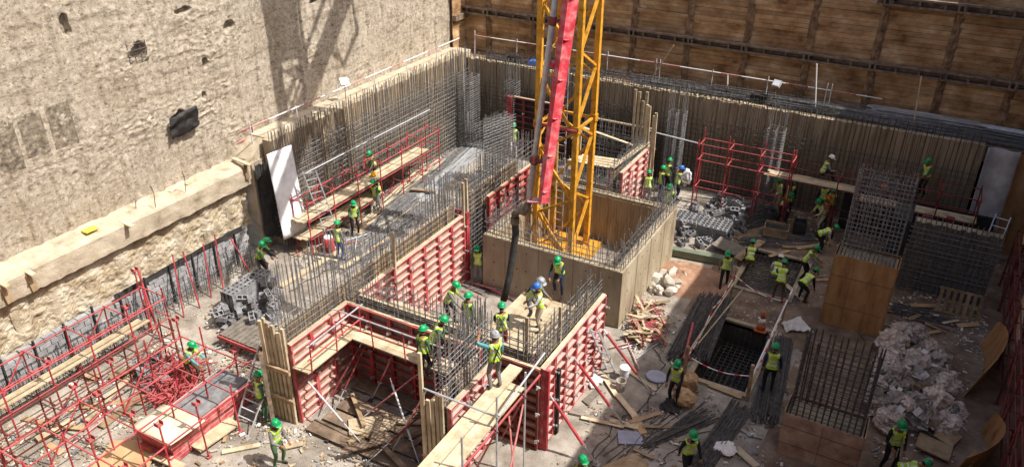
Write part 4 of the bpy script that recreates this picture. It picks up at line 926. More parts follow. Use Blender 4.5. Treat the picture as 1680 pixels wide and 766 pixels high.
# scrap heap of red clamps beside the core
b = MB()
for i in range(90):
    p = gz(1065+U(-28, 22), 525+U(-32, 32), U(.02, .4)); dd = Vector((U(-1, 1), U(-1, 1), U(-.4, .4))).normalized()*U(.15, .55); (b.bar(p-dd, p+dd, .024, 5, mi=0) if random.random() < .45 else b.beam(p-dd, p+dd, U(.06, .16), .03, random.choice((1, 2))))
o = b.build('scrap_heap', ['red', 'plank', 'plank_old'], None, 'heap of red scaffold fittings and wood scraps beside the concrete core', 'scrap heap')
b = MB()
for i in range(150):
    p = gz(300+U(-45, 20), 625+U(-35, 28), U(.02, .45)); dd = Vector((U(-.5, .5), U(-1, 1), U(-.25, .25))).normalized()*U(.3, .8); b.bar(p-dd, p+dd, .025, 5)
b.build('tube_heap', 'red', None, 'heap of loose red scaffold tubes beside the crouching worker in the falsework', 'tube heap')
# stack of red panels and the pale plywood in the left foreground
t = thing('panel_stack', 'stack of red framed formwork panels with grey faces in the left foreground', 'panel stack', gz(345, 690))
A0 = gz(285, 762); B0 = gz(415, 655); dv = (B0-A0); dv.z = 0; L = dv.length; dv.normalize(); sv = Vector((-dv.y, dv.x, 0))
for k in range(5):
    j = U(-.08, .08); z = .1+k*.15; o = plank('form_panel', A0+dv*(j)+sv*.6+Vector((0, 0, z)), B0+dv*j+sv*.6+Vector((0, 0, z)), 1.25, .1, 'red', t, sv)
    for e in (.0, 1.25): plank('panel_rim', A0+dv*j+sv*(e-.02)+Vector((0, 0, z)), B0+dv*j+sv*(e-.02)+Vector((0, 0, z)), .05, .13, 'red_dusty', t, sv)
plank('panel_face', A0+sv*.6+dv*.9+Vector((0, 0, .79)), B0+sv*.6+Vector((0, 0, .79)), 1.15, .03, 'block', t, sv)
Q = [gz(u, v, z) for u, v, z in ((212, 700, .95), (280, 730, .95), (338, 690, .95), (268, 662, .95))]
b = MB(); b.slab(lambda a, c: Q[0].lerp(Q[1], a).lerp(Q[3].lerp(Q[2], a), c)+Vector((0, 0, .04*math.sin(3*a)+.02*fbm(a*3, c*3, 1))), 8, 8, (0, 0, -.02))
b.build('plywood_offcut', 'ply_pale', None, 'sunlit pale plywood sheet lying on the red panel stack', 'plywood', smooth=True)
Q2 = [gz(u, v, .1) for u, v in ((150, 766), (240, 775), (265, 720), (185, 722))]
MB().slab(lambda a, c: Q2[0].lerp(Q2[1], a).lerp(Q2[3].lerp(Q2[2], a), c), 1, 1, (0, 0, -.03)).build('plywood_offcut', 'plywood', None, 'brown plywood sheet on the ground at the bottom left edge', 'plywood')
for i, (u, v, u2, v2, wd) in enumerate(((165, 700, 245, 640, .25), (140, 690, 215, 615, .2), (60, 720, 120, 690, .25), (180, 620, 235, 595, .3), (320, 735, 385, 690, .5), (250, 745, 300, 766, .25))):
    o = plank('loose_plank', gz(u, v, .06+.03*i), gz(u2, v2, .06+.03*i), wd, .05, ['plank_old', 'plank', 'plank', 'plank_old', 'plank', 'plank'][i]); tag(o, ['weathered loose plank among the falsework, nearest the block rubble', 'narrow pale plank lying under the red falsework', 'pale plank at the left edge under the plank walkway', 'broad weathered plank lying beyond the falsework', 'pale board lying on the ground beside the panel stack', 'short pale plank at the bottom edge in front of the plywood'][i], 'plank')

# rebar bundles on the floor
bundle('long bundle of grey reinforcing bars on the floor behind the long wall', gz(640, 352), gz(770, 240), 90, .014, .5, .15, 'rebar', fan=.5)
bundle('second fanned bundle of grey bars on the floor towards the back wall', gz(690, 330), gz(790, 236), 80, .014, .4, .15, 'galv', fan=.4)
bundle('narrow bundle of grey bars on the floor beside the left scaffold', gz(600, 385), gz(720, 290), 45, .013, .25, .12, 'rebar', fan=.5)
bundle('bundle of bars on the floor left of the long wall near the red can', gz(590, 425), gz(700, 340), 50, .014, .35, .1, 'rebar', fan=.3)
bundle('thick dark bundle of bars on the left beside the tape fenced pit', gz(1112, 590), gz(1165, 490), 90, .017, .36, .22, 'rebar_dark', fan=.1)
bundle('second thick dark bundle of bars against the edge of the tape fenced pit', gz(1150, 590), gz(1188, 494), 90, .017, .3, .3, 'rebar_dark', fan=.08)
bundle('dark bundle of bars under the worker on the right of the pit', gz(1255, 690), gz(1280, 560), 90, .017, .4, .14, 'rebar_dark', fan=.1)
bundle('dark bundle of bars in the foreground right of the walking worker', gz(1150, 766), gz(1215, 670), 60, .017, .3, .12, 'rebar_dark', fan=.2)
bundle('fanned dark bundle of bars on the ground below the dark standing worker', gz(1068, 728), gz(1155, 680), 40, .017, .15, .12, 'rebar_dark', fan=.35)
bundle('dark bundle of bars on the ground before the group of workers', gz(1215, 372), gz(1290, 350), 60, .015, .4, .2, 'rebar_dark', fan=.3)
bundle('loose dark bars lying across the ground near the timber crate', gz(1220, 400), gz(1340, 395), 40, .015, .5, .06, 'rebar_dark', fan=.5)
bundle('thin loose bars on the ground near the bottom edge', gz(1000, 766), gz(1130, 640), 8, .014, .6, .02, 'rebar_dark', fan=.6)
bundle('loose dark bars on the shaded ground behind the bag heap', gz(1460, 505), gz(1570, 530), 30, .015, .4, .06, 'rebar_dark', fan=.4)
p, q = gz(1122, 590, .35), gz(1137, 530, .35); o = rod('red_tube', p, q, .05, 'red'); tag(o, 'bright red tube lying on the dark bar bundle beside the pit', 'tube')
# rebar in the two pits
b = MB(); x0, x1, y0, y1, zb = PITS[1]
for i in range(16): y = y0+.1+i*.2; b.bar((x0+.05, y, -.08), (x1-.05, y, -.08), .014)
for i in range(11): x = x0+.1+i*.18; b.bar((x, y0+.05, -.04), (x, y1-.05, -.04), .014)
for i in range(16): y = y0+.1+i*.2; b.bar((x0+.05, y, -.3), (x1-.05, y, -.3), .014)
o = b.build('rebar_mat', 'rebar_dark', None, 'dark rebar mat in the shallow square pit where a worker crouches', 'rebar')
b = MB(); x0, x1, y0, y1, zb = PITS[0]; i = 0
y = y0+.1
while y < y1-.05:
    for z in (-2.3, -1.6, -.9): b.bar((x0+.08, y, z), (x1-.08, y, z), .016)
    for x in (x0+.1, x1-.1): b.bar((x, y, -2.5), (x, y, -.1), .015)
    y += .2
for i in range(9):
    x = x0+.12+i*.19
    for yy in (y0+.12, y1-.12): b.bar((x, yy, -2.5), (x, yy, -.1), .015)
    for z in (-2.26, -1.56, -.86): b.bar((x, y0+.1, z), (x, y1-.1, z), .015)
b.build('rebar_mat', 'rebar_dark', None, 'dark rebar cage down in the tape fenced pit', 'rebar')
for i, (x0, x1, y0, y1, zb) in enumerate(PITS):
    t = thing('pit_kerb', ['rough concrete kerb around the deep tape fenced pit', 'concrete kerb around the shallow pit with the rebar mat'][i], 'kerb', ((x0+x1)/2, (y0+y1)/2, 0)); kw = .18
    for (a, c, e, f) in ((x0-kw, x1+kw, y0-kw, y0), (x0-kw, x1+kw, y1, y1+kw), (x0-kw, x0, y0, y1), (x1, x1+kw, y0, y1)): MB().box(((a+c)/2, (e+f)/2, -.02+U(0, .01)), (c-a, f-e, .2)).build('kerb_side', 'concrete', t)
# tape fence round the deep pit
t = thing('tape_fence', 'fence of timber posts and red and white tape round the deep pit', 'tape fence', (-3.9, 23.5, 0))
ps = [(-4.95, 20.8), (-2.85, 20.75), (-2.8, 23.0), (-2.85, 25.6), (-4.95, 26.4), (-5.0, 23.7)]
for i, (x, y) in enumerate(ps):
    h = 1.25+U(-.1, .2)
    if i < 2: plank('post', (x, y, 0), (x+U(-.08, .08), y, h), .12, .1, 'plank_old', t)
    else: rod('post', (x, y, 0), (x+U(-.05, .05), y, h*.9), .03, 'plank_old', t)
for i in range(6):
    a, c = Vector((*ps[i], .95)), Vector((*ps[(i+1) % 6], .95+U(-.1, .1))); n = 12
    for k in range(n):
        sg = lambda f: a.lerp(c, f)+Vector((0, 0, -.22*math.sin(f*math.pi)))
        plank('tape', sg(k/n), sg((k+1)/n), .02, .055, 'tape' if k % 3 else 'tape_red', t, (0, 0, 1)) if False else rod('tape', sg(k/n), sg((k+1)/n), .018, 'tape' if k % 3 else 'tape_red', t, 'bar')
rod('handrail', (-4.95, 20.8, 1.0), (-4.75, 26.5, 1.1), .028, 'plank', t); rod('handrail', (-5.1, 22.2, .2), (-4.4, 25.6, 1.0), .03, 'plank', t); rod('handrail', (-2.85, 20.75, .9), (-2.8, 26.4, 1.05), .028, 'tape', t)
# cone
p = gz(1248, 541)
t = thing('traffic_cone', 'faded orange cone with a white sleeve at the corner of the deep pit', 'cone', p)
MB().box(p+Vector((0, 0, .03)), (.42, .42, .05)).build('base', 'cone_orange', t); MB().lathe(p, [(.17, .05), (.13, .3)], 14).build('lower_cone', 'cone_orange', t, smooth=True)
MB().lathe(p, [(.132, .3), (.095, .52)], 14).build('sleeve', 'tape', t, smooth=True); MB().lathe(p, [(.095, .52), (.05, .78), (.03, .8)], 14).build('upper_cone', 'cone_orange', t, smooth=True)
# buckets and flat things near the props
for i, (u, v, m1) in enumerate(((1024, 619, 'white_sheet'), (1018, 638, 'rubble'))):
    p = gz(u, v); t = thing('bucket', ['white plastic bucket with its lid on beside the far red prop', 'open dusty bucket in front of the white one'][i], 'bucket', p)
    MB().lathe(p, [(.14, 0), (.16, .36), (.175, .36), (.175, .40)] if i == 0 else [(.14, 0), (.165, .36), (.15, .36), (.13, .06)], 16).build('pail', m1, t, smooth=False)
    if i == 0: MB().lathe(p, [(.18, .4), (.18, .43), (.15, .44)], 16).build('lid', 'white_pipe', t)
    MB().tube([p+Vector((.17*math.cos(a), .17*math.sin(a)*.4-.12, .3-.12*math.sin(a))) for a in [math.pi*k/8 for k in range(9)]], .008, 4).build('handle', 'galv', t)
p = gz(1077, 618, .02); MB().lathe(p, [(.33, 0), (.36, .02), (.34, .05), (.05, .06)], 20, sy=.9).build('tub_lid', 'plate_blue', None, 'round grey blue lid lying on the ground beside the dark standing worker', 'lid')
for i, (poly, m1, lab) in enumerate((([(1013, 705), (1052, 708), (1056, 728), (1015, 727)], 'plate_blue', 'small grey blue sheet of board lying on the ground near the middle prop'), ([(985, 766), (1040, 742), (1065, 760), (1050, 790)], 'plank_old', 'dark brown board lying on the ground at the bottom edge'), ([(955, 656), (978, 636), (988, 640), (965, 664)], 'board_dark', 'small ribbed grate lying at the foot of the sunlit formwork'), ([(1282, 530), (1310, 520), (1335, 545), (1290, 545)], 'paper', 'crumpled white sheet on the red earth by the plywood column'))):
    P = [gz(u, v, .05) for u, v in poly]; MB().slab(lambda a, c: P[0].lerp(P[1], a).lerp(P[3].lerp(P[2], a), c)+Vector((0, 0, (.25 if i == 3 else .015)*abs(fbm(a*3+i, c*3, 2)))), 8, 8, (0, 0, -.025)).build('flat_sheet', m1, None, lab, 'sheet')
for i, (u, v) in enumerate(((972, 622), (1190, 735), (1103, 665))):
    bm = rock(20+i, 3, .8); o = place('plastic_wad', bm_mesh(bm, 'plastic_wad', 'paper' if i != 2 else 'black_plastic'), gz(u, v, .08), None, (.3, .28, .09)); tag(o, ['crumpled white plastic at the foot of the sunlit formwork', 'crumpled pale plastic in the foreground bars', 'crumpled black plastic under the dark standing worker'][i], 'plastic')
# cardboard, crates
def crate(label, p, sx, sy, h, rz, m1, fill=None):
    t = thing('crate', label, 'crate', p); q = Quaternion((0, 0, 1), rz); p = Vector(p)
    for s in (-1, 1):
        for k in range(3):
            z = .08+(h-.1)*(k+.5)/3; MB().box(p+q @ Vector((0, s*sy/2, z)), (sx, .025, h/3*.8), q).build('slat', m1, t); MB().box(p+q @ Vector((s*sx/2, 0, z)), (.025, sy-.03, h/3*.8), q).build('slat', m1, t)
    for a in (-1, 1):
        for c in (-1, 1): MB().box(p+q @ Vector((a*(sx/2-.04), c*(sy/2-.04), h/2)), (.06, .06, h), q).build('corner_post', m1, t)
    MB().box(p+Vector((0, 0, h*.4)), (sx-.06, sy-.06, h*.6), q).build('contents', fill or 'black_tar_shade', t)
crate('yellowish timber crate of fittings beside the group of workers', gz(1272, 386), 1.0, .75, .5, .1, 'plank_old')
crate('black box crate standing right of the timber crate', gz(1310, 382), .5, .5, .6, .2, 'black_tar_shade')
crate('dark tool box on the ground beside the bending worker', gz(1352, 390), .6, .35, .35, -.3, 'black_tar_shade')
p = gz(1105, 660)
for i, (u, v, s, sz) in enumerate(((1122, 655, .35, .35), (1128, 628, .3, .4))): 
    bm = rock(40+i, 3, .5); o = place('paper_sack', bm_mesh(bm, 'paper_sack', 'plywood'), gz(u, v, sz*.55), None, (s, s*.8, sz)); tag(o, ['crumpled brown paper sack beside the dark standing worker', 'upright brown paper sack leaning at the pit post'][i], 'sack')
# plate bench under bars near the blocks
for i, (u, v, u2, v2, wd, m1) in enumerate(((1175, 395, 1225, 418, .9, 'board_dark'), (1095, 410, 1190, 428, .5, 'green_beam'), (1210, 425, 1250, 395, .35, 'plank_old'))):
    if m1 == 'green_beam':
        mat('green_beam', [(.10, .13, .09), (.17, .19, .13)], 3, .7); o = plank('steel_beam', gz(u, v, .2), gz(u2, v2, .2), .3, .3, m1); tag(o, 'dull green steel beam lying beside the sand heap', 'beam')
    else: o = plank('loose_plank', gz(u, v, .3), gz(u2, v2, .1), wd, .05, m1); tag(o, ['dark board leaning on the block heap behind the squatting worker', '', 'weathered plank beside the squatting worker'][i], 'plank')
# pallet
t = thing('timber_pallet', 'weathered timber pallet leaning against the rebar mesh on the right', 'pallet', gz(1568, 520)); pc = gz(1568, 520)
up_ = Vector((0, .35, 1)).normalized()
for i in range(7): plank('slat', pc+Vector((-.66+.22*i, 0, .02)), pc+Vector((-.66+.22*i, 0, .02))+up_*1.0, .12, .025, 'plank_old', t, (1, 0, 0))
for k in (.06, .5, .94): plank('bearer', pc+Vector((-.75, .06, 0))+up_*k, pc+Vector((.75, .06, 0))+up_*k, .09, .08, 'plank_old', t, up_)
# curved plywood sheets
def curl(label, base, L, h, ang, bend, material, lean=.2):
    base = Vector(base); dd = Vector((math.cos(ang), math.sin(ang), 0)); n = Vector((-dd.y, dd.x, 0)); b = MB()
    b.slab(lambda a, c: base+dd*(L*(a-.5))+n*(bend*(1-(2*a-1)**2)*(1) + lean*c)+Vector((0, 0, .02+h*c*(1-.25*(2*a-1)**2))), 16, 8, n*.02)
    b.build('curved_plywood', material, None, label, 'plywood', smooth=False)
curl('large curved orange plywood sheet standing beside the bag heap', (3.35, 26.0, 0), 3.4, 1.5, R(84), -.35, 'ply_orange', -.3)
curl('curved orange plywood sheet at the near end of the bag heap', (3.35, 21.6, 0), 2.6, 1.1, R(75), -.5, 'ply_orange', -.2)
curl('low curved plywood strip bending round the front of the bag heap', (2.75, 20.5, 0), 2.2, .55, R(55), -.45, 'plywood', -.15)
for i, (u, v, u2, v2) in enumerate(((1505, 720, 1560, 745), (1540, 705, 1570, 725))): o = plank('loose_plank', gz(u, v, .2), gz(u2, v2, .12), .7, .04, 'plank_old'); tag(o, ['weathered board lying in front of the bag heap', 'smaller weathered board behind the first in front of the bag heap'][i], 'plank')
# bags
def bagmesh(seed):
    bm = bmesh.new(); bmesh.ops.create_icosphere(bm, subdivisions=4, radius=1)
    rr = random.Random(seed)
    for v in bm.verts: v.co = (v.co+Vector((rr.uniform(-.07, .07), rr.uniform(-.07, .07), rr.uniform(-.07, .07)))).normalized()
    for v in bm.verts:
        c = v.co.copy(); n = fbm(c.x*1.1+seed*5, c.y*1.1, c.z*1.1, 3); az = math.atan2(c.y, c.x)
        fold = abs(noise.noise(Vector((math.cos(az)*3.2+seed*3, math.sin(az)*3.2, c.z*1.6)))); r2 = abs(noise.noise(c*5+Vector((0, seed*3, 0)))); r3 = abs(noise.noise(c*10+Vector((seed, 0, 4))))
        v.co = c*(1+.35*n-.40*fold*(.5+.5*max(0, c.z))-.26*r2-.10*r3)
        if c.z > .8: v.co.z += 1.3*(c.z-.8); v.co.x *= .7; v.co.y *= .7
        if v.co.z < -.5: v.co.z = -.5+.15*(v.co.z+.5)
    return bm_mesh(bm, 'rubbish_bag', 'bag', False)
bags = [bagmesh(i) for i in range(7)]
fn = gz_in([(1440, 560), (1500, 560), (1545, 610), (1560, 660), (1575, 705), (1520, 715), (1430, 700), (1425, 640)])
def pb(x, y, z):
    s = random.choice((.25, .32, .4, .46, .52)); o = place('rubbish_bag', random.choice(bags), (x, y, z+s*.42), Quaternion((0, 0, 1), U(0, 6.3)) @ Quaternion((1, 0, 0), U(-.5, .5)), (s*U(.9, 1.3), s, s*U(.75, 1))); tag(o, 'dusty translucent rubbish bag in the big heap on the right', 'bag', 'rubbish bags in the heap')
heap(60, fn, .58, .34, pb, lambda x, y: .6-.3*abs(x-1.6))
b = MB()
for i in range(420):
    x, y = fn(); p = Vector((x, y, U(.2, .85)-.25*abs(x-1.6))); q = Quaternion((U(-1, 1), U(-1, 1), U(-1, 1)), U(0, 3)); b.box(p, (U(.1, .4), U(.05, .25), .01), q, random.choice((0, 0, 1, 2)))
o = b.build('paper_litter', ['paper', 'bag', 'plank_old'], None, 'torn paper and plastic scraps strewn over the bag heap', 'litter', kind='stuff')
# red can beside the worker
p = gz(541, 412); t = thing('jerry_can', 'red fuel drum standing beside the worker near the long ladder', 'drum', p)
MB().lathe(p, [(.22, 0), (.23, .04), (.23, .62), (.2, .66)], 14).build('drum_body', 'red', t, smooth=True); MB().lathe(p, [(.19, .66), (.19, .69)], 14).build('lid', 'white_pipe', t); MB().lathe(p, [(.235, .3), (.235, .34)], 14).build('hoop', 'red_dusty', t)
p = gz(525, 398); MB().box(p+Vector((0, 0, .3)), (.5, .4, .6), Quaternion((0, 0, 1), .4), taper=.85).build('tool_chest', 'red_dusty', None, 'dusty red chest behind the red fuel drum', 'chest')
for i, (u, v, u2, v2) in enumerate(((675, 310, 715, 314), (495, 400, 600, 345), (560, 440, 640, 390), (460, 470, 560, 410))):
    o = plank('loose_plank', gz(u, v, .25 if i == 0 else .05), gz(u2, v2, .25 if i == 0 else .05), .25, .05, 'plank_old' if i == 0 else 'plank'); tag(o, ['short plank lying across the bar bundles on the floor', 'plank lying on the floor beside the left scaffold', 'pale plank on the floor by the worker near the long ladder', 'pale plank on the floor next to the block heap'][i], 'plank')

for i in range(26):
    (u, v), zn = random.choice((((U(60, 400), U(600, 750)), 'among the left falsework'), ((U(350, 440), U(470, 600)), 'beside the tumbled blocks'), ((U(500, 640), U(360, 440)), 'beside the left scaffold'), ((U(1000, 1080), U(520, 600)), 'near the scrap heap')))
    p = gz(u, v, .05+.01*(i % 4)); a = R(90)+U(-.7, .7); dv = Vector((math.cos(a), math.sin(a), 0))*U(.5, 1.2)
    o = rod('loose_tube', p-dv, p+dv, .026, random.choice(('red', 'red_rust_shade', 'red_dusty', 'galv'))); tag(o, 'loose scaffold tube lying on the floor '+zn, 'tube', 'loose tubes '+zn)
for i, pts in enumerate(([(960, 766), (1010, 690), (1060, 670), (1090, 600), (1070, 560)], [(1080, 766), (1120, 720), (1190, 700), (1250, 720)], [(470, 480), (540, 440), (600, 430), (660, 380), (720, 330)], [(1180, 350), (1240, 420), (1330, 430), (1420, 560)])):
    P = [gz(u, v, .03) for u, v in pts]; Q_ = []
    for k in range(len(P)-1):
        for j in range(6): Q_.append(P[k].lerp(P[k+1], j/6)+Vector((.1*math.sin(j*1.9+k), .1*math.cos(j*1.3+k*2), 0)))
    MB().tube(Q_+[P[-1]], .014, 5).build('power_cable', 'hose', None, ['black cable trailing past the red props', 'black cable lying across the foreground bars', 'black cable on the floor behind the long wall', 'black cable trailing past the tall plywood column'][i], 'cable')
bundle('scattered loose bars and laths on the floor left of the long wall', gz(540, 440), gz(700, 320), 40, .015, .9, .05, 'rebar', fan=1.2)
bundle('scattered laths on the floor between the left scaffold and the bars', gz(610, 370), gz(740, 262), 18, .025, .7, .05, 'plank', 'lath_bundle', fan=1.2, cat='laths')
bundle('tangled bars lying askew along the back bench', (-12, 36.2, 4.5), (2, 36.5, 4.6), 40, .014, .3, .35, 'rebar', fan=.6, over=3)
# fine debris on the slab
b = MB()
def scat(n, poly, sc, mats_):
    f = gz_in(poly)
    for i in range(n):
        x, y = f()
        if any(p[0]-.1 < x < p[1]+.1 and p[2]-.1 < y < p[3]+.1 for p in PITS): continue
        if fbm(x*.7, y*.7, 3) < U(-.25, .35): continue
        s = sc*random.choice((.4, .6, .8, 1, 1.6)); q = Quaternion((0, 0, 1), U(0, 6.3)) @ Quaternion((1, 0, 0), U(-.4, .4)); b.box((x, y, .02+s*.12), (s*U(.5, 2.2), s*U(.4, 1), s*U(.1, .6)), q, random.choice(mats_), U(.5, 1))
scat(3200, [(900, 766), (1000, 610), (1040, 545), (1130, 480), (1290, 480), (1300, 690), (1290, 766)], .05, (0, 0, 1, 1, 2, 2, 3, 4))
scat(4500, [(0, 766), (0, 680), (240, 560), (400, 470), (470, 560), (430, 766)], .065, (0, 0, 1, 1, 2, 2, 3, 4))
scat(2000, [(1100, 420), (1180, 330), (1400, 340), (1400, 520), (1300, 500), (1180, 430)], .07, (0, 1, 2, 3, 3))
scat(2600, [(1440, 480), (1620, 480), (1620, 600), (1560, 766), (1430, 766), (1460, 560)], .07, (0, 0, 1, 2, 4))
scat(3000, [(500, 400), (640, 290), (760, 230), (800, 240), (760, 320), (560, 450), (460, 470)], .07, (0, 1, 2, 3))
scat(700, [(440, 700), (560, 690), (700, 766), (440, 766)], .06, (0, 1, 2, 3, 4))
scat(500, [(1020, 540), (1080, 420), (1130, 430), (1120, 500), (1060, 560)], .07, (0, 0, 1, 2))
b.build('site_debris', ['rubble', 'plank_old', 'block', 'plank', 'paper'], None, 'small chips, offcuts and paper scraps strewn over the slab', 'debris', kind='stuff')
# small offcut boards strewn about, big enough to see
XT = [(random.choice(((U(500, 640), U(370, 450)), (U(30, 400), U(600, 760)), (U(1050, 1280), U(640, 760)), (U(1190, 1400), U(360, 480)), (U(640, 760), U(250, 340)), (U(960, 1060), U(560, 740)), (U(1480, 1600), U(500, 560))))) for _ in range(34)]
for k, (u, v) in enumerate(XT+[(90, 735), (115, 700), (150, 665), (200, 660), (245, 690), (395, 735), (375, 700), (480, 730), (60, 690), (1190, 640), (1090, 700), (1045, 690), (1350, 395), (1310, 405), (1500, 520), (1530, 545)]):
    p = gz(u, v, .05+.01*(k % 3)); a = U(0, 3.1); L = U(.3, .7); dv = Vector((math.cos(a), math.sin(a), 0))*L
    o = plank('board_offcut', p-dv, p+dv, U(.1, .25), .03, random.choice(('plank', 'plank_old', 'plywood'))); tag(o, 'short timber offcut lying on the site floor', 'offcut', 'timber offcuts on the floor')

# ---- labels by place within a heap
ORD = 'first second third fourth fifth sixth seventh eighth ninth tenth eleventh twelfth thirteenth fourteenth fifteenth sixteenth'.split()
def pix(o): d_ = o.location-C0; return (FPX*d_.dot(rgt)/d_.dot(fwd), -FPX*d_.dot(upv)/d_.dot(fwd))
def by_place(objs, rows, fmt, rownames):
    objs = sorted(objs, key=lambda o: -pix(o)[1]); k = len(objs); per = math.ceil(k/rows)
    for r in range(rows):
        for i, o in enumerate(sorted(objs[r*per:(r+1)*per], key=lambda o: pix(o)[0])): o['label'] = fmt % (ORD[min(i, 15)], rownames[r])
grp = lambda g: [o for o in COL.objects if o.get('group') == g]
by_place(grp('rubbish bags in the heap'), 5, 'dusty rubbish bag, %s from the left along the %s of the heap', ['front edge', 'lower slope', 'middle', 'upper slope', 'back edge'])
by_place(grp('concrete lumps by the core'), 3, 'pale concrete lump by the core, %s from the left in the %s row', ['front', 'middle', 'back'])
for g, nm in (('blocks tumbled by the long wall', 'tumbled heap by the long wall'), ('blocks heaped by the back scaffold', 'heap before the back scaffold')):
    for o in grp(g): o['label'] = 'grey hollow block %s of the %s' % ('on top' if o.location.z > .5 else ('halfway up the side' if o.location.z > .2 else 'at the foot'), nm)
for o in grp('stacked blocks by the standing workers')+grp('stacked blocks by the block wall'):
    st = 'low stack beside the standing workers' if 'workers' in o['group'] else 'squared stack beside the tumbled heap'
    o['label'] = 'grey hollow block in the %s course of the %s' % (['bottom', 'second', 'third', 'fourth'][min(3, int(o.location.z/.2))], st)
ZN = [('beside the left scaffold', 590, 400), ('among the left falsework', 200, 680), ('near the foreground bar bundles', 1160, 700), ('near the shaded group of workers', 1290, 420), ('among bars behind the long wall', 700, 300), ('below the red props', 1010, 650), ('behind the bag heap', 1540, 530)]
zz_ = {}
for o in grp('timber offcuts on the floor'):
    u, v = pix(o); u += 840; v += 383; z_ = min(ZN, key=lambda q: (q[1]-u)**2+(q[2]-v)**2)[0]; zz_.setdefault(z_, []).append((u, o))
for z_, L_ in zz_.items():
    for i, (u, o) in enumerate(sorted(L_, key=lambda q: q[0])): o['label'] = 'timber offcut lying %s, %s from the left' % (z_, ORD[min(i, 15)]); o['group'] = 'timber offcuts '+z_

# ================================================================ PEOPLE
def ik(a, c, l1, l2, hint):
    d = c-a; L = min(d.length, (l1+l2)*.995); u = d.normalized(); x = (l1*l1-l2*l2+L*L)/(2*L); h = math.sqrt(max(0, l1*l1-x*x))
    hv = Vector(hint); hv = (hv-u*hv.dot(u)).normalized(); return a+u*x+hv*h, a+u*L
POSES = {  # pelvis height, pelvis back, lean deg, head pitch deg, hands (L, R) relative to the chest, feet (L, R) on the floor
    'stand': (.93, 0, 4, 8, ((-.27, .10, -.50), (.27, .10, -.50)), ((-.12, 0), (.12, .02))),
    'hold': (.93, 0, 8, 18, ((-.14, .34, -.28), (.16, .36, -.24)), ((-.14, .02), (.14, -.04))),
    'walk': (.91, 0, 8, 8, ((-.26, .24, -.42), (.26, -.14, -.46)), ((-.10, -.26), (.10, .28))),
    'lean': (.90, -.08, 28, 22, ((-.16, .42, -.26), (.18, .42, -.30)), ((-.16, .10), (.16, -.12))),
    'bend': (.84, -.20, 66, 25, ((-.16, .18, -.52), (.18, .24, -.50)), ((-.17, .02), (.17, -.08))),
    'squat': (.38, -.14, 38, 14, ((-.14, .40, -.30), (.16, .42, -.26)), ((-.16, .12), (.16, .0))),
    'reach': (.93, 0, 4, -6, ((-.24, .40, .26), (.26, .16, -.44)), ((-.13, .0), (.13, -.03))),
    'carry': (.93, 0, 6, 6, ((-.24, .32, -.22), (.24, .32, -.22)), ((-.12, .05), (.12, -.08))),
    'sit': (.30, -.1, 20, 20, ((-.14, .36, -.24), (.16, .38, -.2)), ((-.14, .38), (.16, .34)))}
PEND = []
